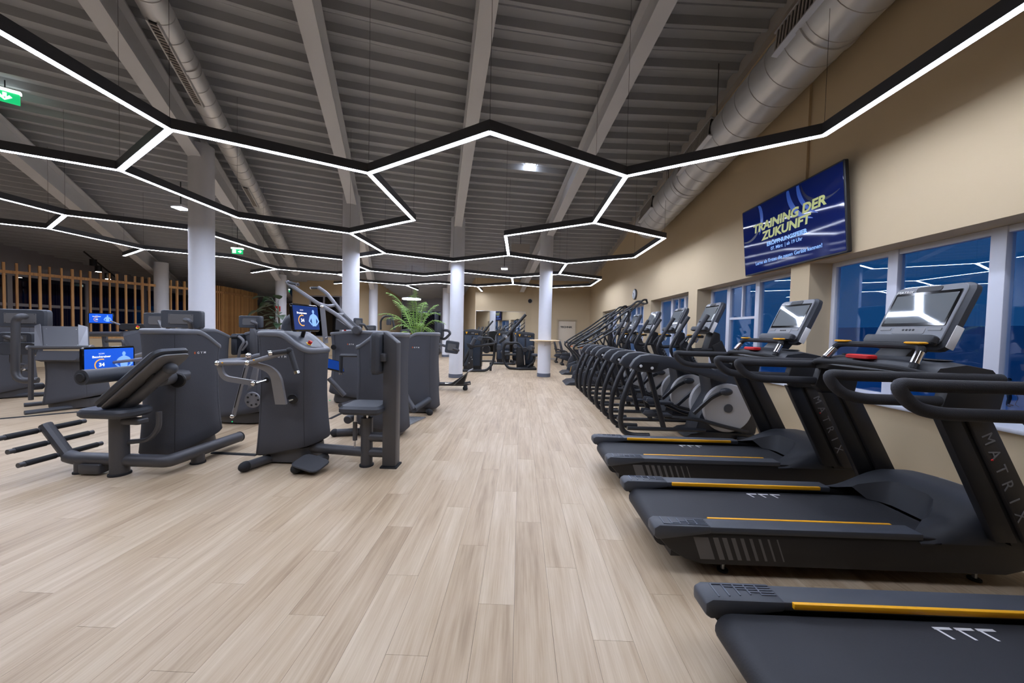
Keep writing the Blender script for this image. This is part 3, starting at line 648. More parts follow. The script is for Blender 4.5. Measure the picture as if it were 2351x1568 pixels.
# ================================================================ elliptical trainers
def make_elliptical():
    t = empty('elliptical_trainer')          # x = 0 at the rear arc, y = 0 on the centre line
    for s in (-1, 1):
        y = s * .255
        MB().tube([(.23, y, 1.0), (.12, y, .80), (.02, y, .50), (0.0, y, .22), (.04, y, .08), (.16, y, .035), (.40, y, .035)], .036, 12, .10).build('rear_arc', 'ell_frame', t)
        MB().tube([(.10, y, .13), (1.15, y, .13)], .028, 8).build('floor_rail', 'ell_frame', t)
        MB().tube([(.36, y - s * .01, .95), (.60, y - s * .01, .13)], .036, 8, sx=.6).build('swing_link', 'ell_frame', t)
        hb = MB().prism([(.10, .97), (.16, 1.07), (.24, 1.13), (.36, 1.15), (.62, 1.125), (1.0, 1.03), (1.42, .88), (1.38, .78), (1.0, .90), (.62, .97), (.44, .90), (.20, .91)], y - .05, y + .05).build('arm_housing', 'ell_body', t, bevel=.02)
        MB().prism([(.185, .985), (.235, 1.04), (.47, 1.04), (.44, .94), (.37, .92), (.22, .95)], y + s * .051 - .012, y + s * .051 + .004).build('pivot_plate', 'black', hb)
        for x, z in ((.235, .99), (.385, .965)): disc('bolt', 'bolt', (x, y + s * .060, z), (0, 1, 0), .020, .025, hb, 12, world=False)
        # pedal with raised edge and its long arm
        px, pz = (.50, .30) if s < 0 else (.62, .42)
        pd = MB().prism([(px - .16, pz + .02), (px - .12, pz - .02), (px + .22, pz - .02), (px + .24, pz + .0), (px + .22, pz + .02)], y - s * .13 - .075, y - s * .13 + .075).build('pedal', 'ell_body', t, bevel=.01)
        for q in (-1, 1): MB().prism([(px - .17, pz + .02), (px - .15, pz + .075), (px - .06, pz + .07), (px + .02, pz + .03), (px + .02, pz + .015)], y - s * .13 + q * .068 - .008, y - s * .13 + q * .068 + .008).build('pedal_edge', 'tm_rail', pd, bevel=.004)
        MB().tube([(px + .15, y - s * .13, pz - .03), (1.05, y - s * .03, .27), (1.40, y + s * .01, .19), (1.72, y + s * .01, .12)], .027, 8, .1).build('pedal_arm', 'ell_frame', t)
        # crank link with its rounded end
        MB().tube([(.98, y - .02, .36), (1.22, y, .58), (1.38, y, .66)], .03, 8, .06, sx=.7).build('crank_link', 'ell_frame', t)
        ball('link_cap', 'ell_body', (1.40, y + s * .02, .665), .06, t, (1.5, .6, .85), world=False)
        disc('flywheel_cover', 'ell_disc', (1.47, s * .19, .43), (0, 1, 0), .335, .05, t, 40, world=False)
        disc('hub_cap', 'tm_rail', (1.47, s * .222, .43), (0, 1, 0), .06, .012, t, 20, world=False)
        # moving handlebars
        MB().tube([(1.10, s * .27, 1.66), (.94, s * .27, 1.38), (.86, s * .27, 1.20), (.93, s * .27, 1.06), (1.22, s * .25, .94), (1.36, s * .22, .80)], [.026, .026, .02], 10, .08).build('moving_handlebar', 'ell_frame', t)
        MB().tube([(1.12, s * .27, 1.69), (.95, s * .27, 1.40)], .029, 10).build('hand_grip', 'rubber_tex', t)
        MB().tube([(1.28, s * .10, 1.22), (1.0, s * .14, 1.20), (.95, s * .14, 1.26), (1.06, s * .13, 1.40), (1.15, s * .10, 1.40)], .02, 8, .05).build('fixed_grip', 'rubber', t)
        MB().box(1.04, 1.10, s * .13 - .02, s * .13 + .02, 1.412, 1.425).build('grip_button', 'tm_yellow', t, bevel=.004)
        MB().tube([(1.03, s * .14, 1.325), (1.06, s * .135, 1.375)], .0215, 8).build('pulse_sensor', 'chrome', t)
    b = MB().prism([(1.05, .06), (1.90, .06), (1.93, .35), (1.82, .70), (1.62, .92), (1.35, 1.0), (1.22, .90), (1.28, .6), (1.12, .3)], -.16, .16).build('drive_housing', 'ell_body', t, bevel=.03)
    MB().prism([(.90, .02), (1.85, .02), (1.85, .08), (1.2, .10), (.98, .07)], -.22, .22).build('base', 'ell_frame', t, bevel=.012)
    MB().prism([(1.28, 1.28), (1.42, 1.36), (1.72, .72), (1.52, .66)], -.10, .10).build('mast', 'tm_dark', t, bevel=.02)
    d = Vector((.30, 0, -.58)).normalized()
    text('MATRIX', .09, Vector((1.56, -.102, 1.0)), d, Vector((0, -1, 0)).cross(d), 'grey_text', t, world=False)
    console(t, (1.27, 0, 1.67), .42, .40, .47, True)
    MB().prism([(1.22, 1.20), (1.42, 1.20), (1.40, 1.45), (1.30, 1.48)], -.09, .09).build('console_neck', 'tm_dark', t, bevel=.02)
    for s in (-1, 1): MB().box(1.6, 1.75, s * .26 - .05, s * .26 + .05, 0, .05).build('foot', 'rubber', t, bevel=.008)
    for s in (-1, 1): MB().tube([(.13, s * .255, 0), (.13, s * .255, .02)], .045, 10).build('foot', 'rubber', t)
    return t
el = make_elliptical(); G = 'elliptical trainers in a row along the windows'
lab = ['nearest black elliptical trainer right behind the treadmills', 'second elliptical trainer counted from the treadmills', 'third elliptical trainer counted from the treadmills', 'farthest elliptical trainer next to the stair climbers']
for i, (yc, l) in enumerate(zip((5.02, 6.06, 7.20, 8.30), lab)):
    o = el if i == 0 else copy_tree(el)
    o.location = (1.39, yc, 0); tag(o, l, 'elliptical', G)

# ================================================================ stair climbers
def make_climber():
    t = empty('stair_climber')
    for s in (-1, 1):
        MB().prism([(.0, .0), (1.75, .0), (1.80, .25), (1.62, .98), (1.40, 1.02), (.52, .42), (.22, .30), (.16, .05)], s * .36 - .04, s * .36 + .04).build('side_panel', 'ell_body', t, bevel=.02)
        MB().tube([(.50, s * .40, .40), (.34, s * .40, .72), (.06, s * .40, 1.0), (.20, s * .40, 1.14), (.95, s * .40, 1.62), (1.45, s * .40, 2.0), (1.62, s * .40, 2.10)], .026, 10, .12).build('upper_handrail', 'ell_frame', t)
        MB().tube([(.20, s * .34, 1.02), (.62, s * .34, 1.15), (1.30, s * .34, 1.58), (1.55, s * .34, 1.98), (1.95, s * .28, 2.34), (2.05, s * .22, 2.34)], .026, 10, .15).build('lower_handrail', 'ell_frame', t)
        MB().tube([(1.52, s * .40, 2.03), (1.55, s * .38, 1.6), (1.45, s * .36, 1.0)], .028, 10, .1).build('rail_post', 'ell_frame', t)
        MB().tube([(1.05, s * .34, 1.42), (1.15, s * .36, 1.2), (1.30, s * .36, .98)], .022, 8, .08).build('rail_stay', 'ell_frame', t)
        MB().rbox((1.42, s * .34, 1.42), (.16, .12, .09), None, .03).build('grip_pad', 'rubber', t)
        MB().prism([(.17, .06), (.23, .30), (.235, .30), (.185, .05)], s * .40 - .002, s * .405).build('accent_line', 'tm_yellow', t)
    for k in range(4):
        x, z = .24 + k * .25, .18 + k * .2
        MB().box(x, x + .27, -.32, .32, z - .02, z + .02).build('step', 'rubber', t, bevel=.005)
        MB().box(x + .24, x + .27, -.32, .32, z, z + .19).build('riser', 'tm_dark', t)
    MB().prism([(-.10, 0), (.22, 0), (.22, .10), (.02, .08)], -.42, .42).build('entry_step', 'ell_body', t, bevel=.015)
    MB().prism([(1.52, .95), (1.72, .95), (1.62, 1.55), (1.52, 1.55)], -.12, .12).build('mast', 'tm_dark', t, bevel=.02)
    console(t, (1.52, 0, 1.80), .42, .40, .46, True)
    MB().tube([(2.02, -.26, 2.34), (2.1, -.15, 2.26), (2.1, .15, 2.26), (2.02, .26, 2.34)], .026, 10, .06).build('front_bow', 'ell_frame', t)
    return t
cl = make_climber()
for i, (x, y, l) in enumerate(((1.34, 9.75, 'nearer black stair climber with tall sloping handrails below the wall clock'), (1.50, 12.05, 'farther black stair climber with sloping handrails before the bikes'))):
    o = cl if i == 0 else copy_tree(cl)
    o.location = (x, y, 0); tag(o, l, 'stair climber', 'stair climbers by the windows')

# ================================================================ bikes at the far end
def make_recumbent():
    t = empty('recumbent_bike')
    MB().prism([(.0, .30), (.10, .42), (.70, .42), (.85, .52), (1.05, .58), (1.30, .45), (1.35, .15), (.95, .08), (.55, .12), (.25, .20)], -.12, .12).build('frame_shell', 'ell_body', t, bevel=.03)
    slab('seat', 'leather', (.30, 0, .50), (.42, .40, .07), (1, 0, 0), (0, 1, 0), t, .08, world=False)
    slab('backrest', 'leather', (.06, 0, .80), (.40, .50, .07), (0, 1, 0), (-.28, 0, 1), t, .08, world=False)
    MB().tube([(.12, 0, .45), (.04, 0, .78)], .03, 8).build('backrest_post', 'ell_frame', t)
    MB().tube([(.05, -.30, .62), (.30, -.32, .60), (.34, 0, .46), (.30, .32, .60), (.05, .30, .62)], .02, 8, .08).build('side_grip', 'rubber', t)
    disc('crank_cover', 'ell_body', (1.02, -.14, .38), (0, 1, 0), .26, .05, t, 28, world=False)
    text('MATRIX', .07, (1.0, -.168, .40), (1, 0, 0), (0, 0, 1), 'grey_text', t, world=False)
    for s in (-1, 1): MB().box(.92, 1.12, s * .22 - .05, s * .22 + .05, .30 + s * .10, .33 + s * .10).build('pedal', 'rubber', t, bevel=.006)
    for x in (.12, 1.25): MB().prism([(x - .07, 0), (x + .07, 0), (x + .05, .09), (x - .05, .09)], -.32, .32).build('foot_bar', 'ell_frame', t, bevel=.015)
    MB().tube([(.12, 0, .08), (.18, 0, .3)], .04, 8).build('rear_post', 'ell_frame', t); MB().tube([(1.25, 0, .08), (1.2, 0, .3)], .04, 8).build('front_post', 'ell_frame', t)
    MB().tube([(1.15, 0, .55), (1.22, 0, 1.05)], .035, 8).build('mast', 'tm_dark', t)
    MB().tube([(1.10, -.25, 1.02), (1.20, -.2, 1.06), (1.20, .2, 1.06), (1.10, .25, 1.02)], .018, 8, .05).build('handlebar', 'rubber', t)
    console(t, (1.20, 0, 1.25), .42, .34, .36, True)
    return t
def make_upright():
    t = empty('upright_bike')
    MB().prism([(.25, .10), (1.05, .10), (1.12, .40), (.98, .72), (.78, .74), (.62, .50), (.42, .50), (.30, .3)], -.12, .12).build('frame_shell', 'ell_body', t, bevel=.03)
    disc('crank_cover', 'ell_body', (.72, -.14, .38), (0, 1, 0), .28, .05, t, 28, world=False)
    text('MATRIX', .07, (.70, -.168, .40), (1, 0, 0), (0, 0, 1), 'grey_text', t, world=False)
    MB().tube([(.42, 0, .45), (.30, 0, .98)], .035, 8).build('seat_post', 'silver', t)
    MB().loft([[Vector((x, w_ * math.cos(a) , z + .04 * math.sin(a))) for a in [2 * PI * k / 10 for k in range(10)]] for x, w_, z in ((.12, .06, 1.02), (.18, .12, 1.02), (.30, .12, 1.0), (.42, .05, 1.0), (.48, .03, .99))]).build('saddle', 'leather', t)
    MB().box(.36, .46, -.03, .03, .84, .87).build('adjust_lever', 'orange', t, bevel=.006)
    MB().tube([(.88, 0, .70), (.95, 0, 1.15)], .04, 8).build('mast', 'tm_dark', t)
    MB().tube([(.62, -.22, 1.14), (.80, -.26, 1.10), (.94, -.1, 1.10), (.94, .1, 1.10), (.80, .26, 1.10), (.62, .22, 1.14)], .018, 8, .06).build('handlebar', 'rubber', t)
    for s in (-1, 1): MB().box(.66, .86, s * .22 - .05, s * .22 + .05, .28 + s * .12, .31 + s * .12).build('pedal', 'rubber', t, bevel=.006)
    for x in (.32, 1.05): MB().prism([(x - .07, 0), (x + .07, 0), (x + .05, .12), (x - .05, .12)], -.28, .28).build('foot_bar', 'ell_frame', t, bevel=.015)
    console(t, (.98, 0, 1.36), .42, .34, .36, True)
    return t
rb = make_recumbent()
for i, (x, y, l) in enumerate(((1.58, 16.3, 'farther recumbent bike beside the beige door'), (1.72, 15.2, 'nearer recumbent bike in front of the beige door'))):
    o = rb if i == 0 else copy_tree(rb); o.location = (x, y, 0); tag(o, l, 'exercise bike', 'exercise bikes at the far end')
ub = make_upright()
for i, (x, y, l) in enumerate(((1.68, 14.2, 'farther upright bike with orange saddle lever'), (1.90, 13.25, 'upright bike half hidden behind the stair climber'))):
    o = ub if i == 0 else copy_tree(ub); o.location = (x, y, 0); tag(o, l, 'exercise bike', 'exercise bikes at the far end')
# ================================================================ things on the right and end walls
tv = thing('wall_screen', 'large wall mounted television showing a blue advert with pale lettering', 'television', (3.40, 4.67, 2.83))
ux, uz = Vector((0, -1, 0)), Vector((-.09, 0, 1)).normalized(); nn = ux.cross(uz); c = Vector((3.44, 4.67, 2.83))
slab('casing', 'black', c - nn * .005, (1.70, .98, .05), ux, uz, tv, .015)
slab('display', 'tv_blue', c + nn * .021, (1.665, .94, .004), ux, uz, tv, .004)
slab('wall_bracket', 'black', (3.505, 4.67, 2.75), (.5, .4, .06), (0, -1, 0), (0, 0, 1), tv, .02)
def tvt(s, size, dx, dz, m, bold=0., shear=0., sx=1.): text(s, size, c + nn * .0255 + ux * dx + uz * dz, ux, uz, m, tv, bold=bold, shear=shear, ext=.0004, sx=sx)
tvt('TRAINING DER', .155, 0.0, .15, 'tv_yellow', .006, .15, 1.16); tvt('ZUKUNFT', .155, -.02, .01, 'tv_yellow', .006, .15, 1.16)
tvt('ERÖFFNUNGSFEIER', .072, -.0, -.12, 'tv_text', .003, 0, 1.1); tvt('07. März  | ab 19 Uhr', .062, -.0, -.195, 'tv_text', .001); tvt('Lerne als Erstes die neuen Geräte kennen!', .066, -.02, -.345, 'tv_text', .001)
for (dx, r, a0, a1, m, th) in ((.62, .55, 165, 250, 'tv_light', .035), (.78, .55, 165, 240, 'tv_light', .03), (.62, .34, 180, 300, 'tv_dark', .022), (-.92, .5, -30, 40, 'tv_light', .03), (-.74, .3, 250, 345, 'tv_dark', .02)):
    zz = .47 if dx > 0 else .28; pts = []
    for k in range(15):
        a = math.radians(a0 + (a1 - a0) * k / 14); th_ = th * math.sin(PI * (k + .5) / 15)
        for rr in (r - th_, r + th_): pts.append((dx + rr * math.cos(a), zz + rr * .9 * math.sin(a)))
    pts = [(max(-.82, min(.82, x)), max(-.46, min(.46, z))) for x, z in pts]
    MB().add([c + nn * .0238 + ux * x + uz * z for x, z in pts], [(2 * k, 2 * k + 1, 2 * k + 3, 2 * k + 2) for k in range(14)]).build('picture_stroke', m, tv, world=True, smooth=0)
ck = thing('wall_clock', 'round wall clock with a grey rim high on the beige wall', 'clock', (WX - .02, 10.93, 2.64)); c = Vector((WX - .025, 10.93, 2.64))
disc('rim', 'console_body', c, (1, 0, 0), .165, .05, ck, 28); disc('face', 'clock_face', c + Vector((-.022, 0, 0)), (1, 0, 0), .145, .012, ck, 28)
for a, l, w_ in ((50, .08, .008), (200, .11, .006)):
    d = Vector((0, math.sin(math.radians(a)), math.cos(math.radians(a)))); tube('hand', 'ink', [c + Vector((-.03, 0, 0)), c + Vector((-.03, 0, 0)) + d * l], w_, ck, n=6)
for k in range(12):
    d = Vector((0, math.sin(k * PI / 6), math.cos(k * PI / 6))); tube('hour_mark', 'ink', [c + Vector((-.029, 0, 0)) + d * .115, c + Vector((-.029, 0, 0)) + d * .135], .004, ck, n=4)
mr = thing('wall_mirror', 'wide frameless wall mirror behind the strength machines', 'mirror', (-1.0, 17.98, .5))
RM = Matrix.Translation((-2.24, 17.428, 0)) @ Matrix.Rotation(math.atan2(.58, 2.83), 4, 'Z')
MB().box(.01, 2.52, -.022, -.012, .35, 2.40, RM).build('glass', 'mirror', mr, world=True); MB().box(0, 2.53, -.012, -.002, .34, 2.41, RM).build('backing', 'frame_white', mr, world=True)
vd = thing('wall_vent', 'small round black vent high on the end wall', 'vent', (0.466,17.970,2.981)); c = Vector((0.466,17.970,2.981)); disc('cover', 'ink', c, (0, 1, 0), .10, .04, vd, 24); disc('rim', 'trim_grey', c + Vector((0, .01, 0)), (0, 1, 0), .125, .03, vd, 24)
sh = thing('column_shelf', 'round pale wooden standing shelf around the right hand column', 'shelf', (.775, 11.10, 1.14))
b = MB(); n = 36
rr = [[(Vector((.775 + r * math.cos(2 * PI * k / n), 11.10 + r * math.sin(2 * PI * k / n), z))) for k in range(n)] for r, z in ((.21, 1.13), (.47, 1.13), (.48, 1.145), (.47, 1.16), (.21, 1.16))]
b.loft(rr, cap=False).build('shelf_board', 'shelf_wood', sh, world=True)
for k in range(3):
    a = k * 2.1 + .5; tube('bracket', 'silver', [(.775 + .2 * math.cos(a), 11.1 + .2 * math.sin(a), .98), (.775 + .40 * math.cos(a), 11.1 + .40 * math.sin(a), 1.13)], .01, sh, n=6)
# ================================================================ fabric clad strength machines
V = Vector
def egym(label, x, y, rz, L=.60, W=.44, zt=1.31, zn=1.14, logo=True, stop=True, group='fabric clad circuit machines', name='strength_machine', both=True):
    t = thing(name, label, 'gym machine', (x, y, 0), rz, group); N = 72; a, c = L / 2, W / 2
    raw = []
    for k in range(720):
        q = 2 * PI * k / 720; cs, sn = math.cos(q), math.sin(q); e = 2 / 3.4; raw.append((a * math.copysign(abs(cs) ** e, cs), c * math.copysign(abs(sn) ** e, sn)))
    cum = [0.]
    for p, q in zip(raw, raw[1:] + raw[:1]): cum.append(cum[-1] + math.hypot(p[0] - q[0], p[1] - q[1]))
    PLAN = []; j = 0
    for k in range(N):
        while cum[j + 1] < cum[-1] * k / N: j += 1
        PLAN.append(raw[j])
    def ztop(px):
        u = max(0, min(1, (px / a + .12) / 1.05)); u = u * u * (3 - 2 * u); return zt - (zt - zn) * u
    def ring(s, zfun):
        return [V((px * s, py * s, zfun(px * s))) for px, py in PLAN]
    def sc(u): return .905 + .150 * (1 - u) ** 2.3 + .085 * u ** 3
    z0 = .15
    rings = [ring(sc(0) * .96, lambda p: z0 - .015 + .065 * p / a)]
    for i in range(11):
        u = i / 10; rings.append(ring(sc(u), lambda p, u=u: (z0 + .065 * p / a) * (1 - u) + ztop(p) * u))
    MB().loft(rings).build('fabric_cover', 'fabric', t, smooth=60)
    for k in (9, 27, 45, 63):       # stitched seams
        pts = [r[k] * 1.0 for r in rings[1:]]; pts = [V((p.x * 1.002, p.y * 1.002, p.z)) for p in pts]
        MB().tube(pts, .0016, 5).build('seam', 'rubber', t)
    s1 = sc(1)
    rim = [ring(s1 * q, lambda p, dz=dz: ztop(p) + dz) for q, dz in ((.97, -.005), (1.01, .0), (1.035, .012), (1.035, .035), (1.015, .05), (.95, .056), (.86, .05), (.6, .05), (.3, .05), (.05, .05))]
    MB().loft(rim).build('top_rim', 'egym_rim', t, smooth=60)
    def oval(rx, ry, cx, dz): return [V((cx + rx * math.cos(2 * PI * k / 32), ry * math.sin(2 * PI * k / 32), 0)) for k in range(32)], dz
    def onto(pts, dz): return [V((p.x, p.y, ztop(p.x) + dz)) for p in pts]
    o1 = oval(a * .60, c * .76, a * .32, 0)[0]
    MB().loft([onto(o1, .051), onto([V((a * .32 + (p.x - a * .32) * .97, p.y * .97, 0)) for p in o1], .058), onto([V((a * .32 + (p.x - a * .32) * .5, p.y * .5, 0)) for p in o1], .056), onto([V((a * .32 + (p.x - a * .32) * .02, p.y * .02, 0)) for p in o1], .056)]).build('control_panel', 'tm_rail', t, smooth=50)
    if stop:
        ex, ey = a * .62, -c * .30; sl = (ztop(ex + .02) - ztop(ex - .02)) / .04; up = V((-sl, 0, 1)).normalized(); p = V((ex, ey, ztop(ex) + .057))
        es = disc('stop_ring', 'yellow', p + up * .004, up, .032, .010, t, 20, world=False); disc('stop_button', 'red', p + up * .026, up, .020, .034, es, 16, world=False)
    MB().loft([ring(.86, lambda p: .02), ring(.88, lambda p: .06), ring(.84, lambda p: .16)]).build('base', 'egym_metal', t)
    MB().box(-a * .7, a * .7, -c * .6, c * .6, 0, .025).build('base_foot', 'rubber', t)
    if logo:
        for s in ((-1, 1) if both else (-1,)):
            yy = s * (c * sc(.86) + .004); rt = V((-s, 0, 0)); zz = zt - .20
            for k, ch in enumerate('EGYM'): text(ch, .032, V((0, yy, zz)) + rt * (k - 1.5) * .034, rt, (0, 0, 1), 'orange' if k == 0 else 'white', t, world=False, ext=.0005, bold=.0006)
    return t
def tablet(t, c, w, h, rt, up, title='Bauchtrainer', face=True, name='tablet', disp='screen_blue'):
    c = V(c); rt, up = V(rt).normalized(), V(up).normalized(); n = rt.cross(up)
    cs = slab(name, 'black_gloss', c - n * .012, (w, h, .03), rt, up, t, .03)
    slab('display', disp, c + n * .004, (w * .91, h * .86, .004), rt, up, cs, .004)
    if not face: return cs
    def T(s, size, x, z, m='screen_white', bold=.0): text(s, size, c + n * .0065 + rt * x * w + up * z * h, rt, up, m, cs, ext=.0003, bold=bold)
    T('EGYM', h * .06, -.16, .27); T(title, h * .10, -.16, .17, bold=.001); T('34', h * .16, -.16, -.10, bold=.002)
    pts = []
    for k in range(17):
        q = math.radians(70 + 220 * k / 16)
        for r in (h * .17, h * .205): pts.append(c + n * .0065 + rt * (-.16 * w + r * math.cos(q)) + up * (-.10 * h + r * math.sin(q)))
    MB().add(pts, [(2 * k, 2 * k + 1, 2 * k + 3, 2 * k + 2) for k in range(16)]).build('score_ring', 'screen_orange', cs, world=True, smooth=0)
    # flat printed torso figure
    def poly(p): MB().add([c + n * .0065 + rt * (x * h) + up * (z * h) for x, z in p], [tuple(range(len(p)))]).build('picture_figure', 'screen_blue_light', cs, world=True, smooth=0)
    X = .26 * w / h
    poly([(X + .055 * math.cos(q * PI / 6), .24 + .075 * math.sin(q * PI / 6)) for q in range(12)])
    poly([(X - .03, .17), (X + .03, .17), (X + .15, .11), (X + .12, -.05), (X + .10, -.30), (X - .10, -.30), (X - .12, -.05), (X - .15, .11)])
    for s in (-1, 1): poly([(X + s * .15, .11), (X + s * .20, .06), (X + s * .28, -.12), (X + s * .13, -.27), (X + s * .10, -.23), (X + s * .21, -.12), (X + s * .13, .0)])
    return cs
def pad(t, c, w, h, th, rt, up, plate=True, name='cushion', r=.03):
    c = V(c); rt, up = V(rt).normalized(), V(up).normalized(); n = rt.cross(up)
    p = slab(name, 'leather', c, (w, h, th), rt, up, t, r)
    if plate:
        pp = slab('back_plate', 'pad_plate', c + n * (th / 2 + .003), (w * .62, h * .55, .008), rt, up, p, .006)
        for sx in (-1, 1):
            for sy in (-1, 1): disc('screw', 'black', c + n * (th / 2 + .008) + rt * sx * w * .28 + up * sy * h * .23, n, .006, .004, pp, 8)
    return p
def cap_tube(t, name, m, pts, r, capm='chrome', fil=0., both=False):
    o = tube(name, m, pts, r, t, fil)
    for p, q in ((pts[-1], pts[-2]),) + (((pts[0], pts[1]),) if both else ()):
        d = (V(p) - V(q)).normalized(); tube('end_cap', capm, [V(p) - d * .004, V(p) + d * .022], r * 1.12, o, n=12)
    return o
def foot(t, x, y, r=.055, z=.13):
    tube('leg', 'egym_metal', [(x, y, .012), (x, y, z)], r, t, n=16); tube('foot_pad', 'rubber', [(x, y, 0), (x, y, .014)], r * 1.18, t, n=16)
# ---------------- abdominal machine (front left)
t = egym('dark grey abdominal machine with a roller, slanted back pad and six foot bars', -3.70, 3.74, math.radians(82), .62, .46)
tube('seat_post', 'egym_metal', [(-3.715, 3.14, .012), (-3.715, 3.14, .54)], .068, t, n=20); tube('foot_pad', 'rubber', [(-3.715, 3.14, 0), (-3.715, 3.14, .016)], .08, t, n=20)
c = V((-3.751,3.130,0.596)); slab('seat_pad', 'leather', c + V((.02, 0, 0)), (.50, .30, .075), (1, 0, 0), (0, 1, 0), t, .10)
p0, p1 = V((-3.749,3.150,0.649)), V((-3.188,3.150,1.142)); up = (p1 - p0); L_ = up.length; up.normalize(); rt = V((0, 1, 0)); nn = rt.cross(up)
if nn.x < 0: rt = -rt; nn = -nn
bp = slab('back_pad', 'leather', (p0 + p1) / 2 - nn * .035, (.32, L_ + .04, .075), rt, up, t, .06)
slab('pad_shell', 'pad_plate', (p0 + p1) / 2 + nn * .012, (.30, L_ + .01, .03), rt, up, bp, .06)
tube('back_spine', 'egym_metal', [p0 + nn * .075 - up * .02, p0 + nn * .075 + up * L_ * .82], .048, t, n=14); ball('spine_cap', 'tm_rail', p0 + nn * .075 + up * L_ * .83, .055, t)
for f in (.12, .6): slab('pad_bracket', 'tm_dark', p0 + nn * .045 + up * L_ * f, (.08, .10, .05), rt, up, t, .01)
slab('seat_bracket', 'egym_metal', (-3.617,3.150,0.505), (.26, .10, .05), (1, 0, 0), (0, 1, 0), t, .02)
q = p0 + nn * .075 + up * L_ * .62; tube('pivot_arm', 'egym_metal', [q, (-3.52, 3.42, q.z - .02), (-3.55, 3.6, q.z - .02)], .07, t, .04, n=16); disc('pivot_cover', 'black', (-3.457,3.440,0.848), (.2, -1, 0), .075, .03, t, 20)
ra, rbb = V((-3.71, 2.86, (-3.869,2.860,0.945)[2])), V((-3.71, 3.33, (-3.863,3.330,0.943)[2])); ro = tube('chest_roller', 'leather', [ra, rbb], .066, t, n=20); disc('roller_cap', 'rubber', ra - V((0, .004, 0)), (0, 1, 0), .040, .02, ro, 16)
tube('roller_arm', 'egym_metal', [rbb, rbb + V((0, .10, 0)), V((-3.827,3.550,0.983))], .024, t, .04)
fb0, fb1 = V((-4.30, 3.16, .42)), V((-4.20, 3.16, .14))
fb0 = V((-4.456,3.160,0.442)); fb1 = V((-4.232,3.160,0.150)); tube('foot_beam', 'egym_metal', [fb0, fb1], .045, t, n=10)
for (x, y) in ((104, 985), (124, 1013), (146, 1041)):
    c = V((-4.456,3.160,0.400)) if y == 985 else (V((-4.374,3.160,0.287)) if y == 1013 else V((-4.282,3.160,0.173)))
    fbar = tube('foot_bar', 'egym_metal', [c - V((0, .30, 0)), c + V((0, .30, 0))], .022, t, n=12)
    for s in (-1, 1): tube('foot_grip', 'rubber', [c + V((0, s * .06, 0)), c + V((0, s * .26, 0))], .026, fbar, n=12)
tube('frame_tube', 'egym_metal', [fb1, (-4.16, 3.16, .13), (-3.27, 3.16, .13), (-3.27, 3.98, .11)], .058, t, .05, n=16); disc('tube_cap', 'rubber', (-3.27, 3.99, .11), (0, 1, 0), .06, .03, t, 16)
foot(t, -4.10, 3.16); foot(t, -3.27, 3.46)
slab('cable_box', 'egym_metal', (-3.95, 3.13, .06), (.20, .10, .09), (1, 0, 0), (0, 1, 0), t, .02)
tube('stay', 'egym_metal', [(-3.66, 3.16, .30), (-3.50, 3.20, .31), (-3.42, 3.22, .42), (-3.42, 3.22, .58)], .022, t, .06)
tube('screen_arm', 'egym_metal_light', [(-3.92, 3.95, 1.08), (-4.55, 4.0, .98), (-4.76, 3.95, .95)], .018, t, .05)
tablet(t, (-4.74, 3.92, .97), .53, .34, (0, 1, 0), (0, 0, 1), 'Bauchtrainer')
# ---------------- chest machine with seat and back post
t = egym('dark grey chest press machine with seat post, hinged arms and screen, left of the aisle', -2.42, 3.70, 0, .62, .48)
tube('seat_post', 'egym_metal', [(-1.556, 3.53, .012), (-1.556, 3.53, .50)], .058, t, n=20); tube('foot_pad', 'rubber', [(-1.556, 3.53, 0), (-1.556, 3.53, .016)], .07, t, n=20)
tube('seat_tube', 'tm_dark', [(-1.556, 3.53, .50), (-1.556, 3.53, .60)], .036, t, n=14)
for s in (-.062, .062): tube('guide_rod', 'chrome', [(-1.60 + s, 3.50, .46), (-1.60 + s, 3.50, .61)], .011, t, n=10)
tube('gas_spring', 'egym_metal', [(-1.665, 3.50, .27), (-1.665, 3.50, .46)], .022, t, n=12); tube('spring_rod', 'chrome', [(-1.665, 3.50, .20), (-1.665, 3.50, .60)], .010, t, n=10)
slab('seat_pad', 'leather', (-1.560,3.520,0.607), (.42, .38, .085), (1, 0, 0), (0, 1, 0), t, .06)
MB().prism([(-1.375, .015), (-1.235, .015), (-1.235, 1.28), (-1.375, 1.39)], 3.47, 3.60).build('back_post', 'egym_metal', t, world=True, bevel=.012); MB().box(-1.39, -1.22, 3.455, 3.615, 0, .016).build('foot_pad', 'rubber', t, world=True)
bk = slab('back_pad', 'leather', (-1.425, 3.53, 1.17), (.34, .43, .09), (0, -1, 0), (0, 0, 1), t, .05); slab('pad_clamp', 'egym_metal', (-1.36, 3.44, 1.13), (.06, .08, .05), (1, 0, 0), (0, 0, 1), t, .01)
for z in (.30, .14): tube('cross_bar', 'egym_metal', [(-1.53, 3.53, z), (-1.33, 3.53, z)], .048, t, n=14)
tube('frame_tube', 'egym_metal', [(-2.25, 3.62, .14), (-1.56, 3.53, .14)], .05, t, n=14)
for x, yy in ((-2.63, 3.25), (-2.12, 3.25)):
    tube('leg', 'egym_metal', [(x + .10, 3.60, .05), (x, yy + .06, .05)], .045, t, n=14); ball('foot_cap', 'rubber', (x - .01, yy + .04, .05), .052, t, (1, 1.3, .95))
slab('foot_plate', 'rubber_tex', (-2.02, 3.33, .085), (.28, .24, .02), (1, -.1, -.22), (.1, 1, .15), t, .06)
A, B = V((-2.905,3.300,1.047)), V((-2.546,3.220,1.067)); HJ = V((-2.096,3.120,1.194))
tube('linkage_bar', 'egym_metal_light', [A, B], .024, t); tube('linkage_bar', 'egym_metal_light', [B, HJ], .022, t)
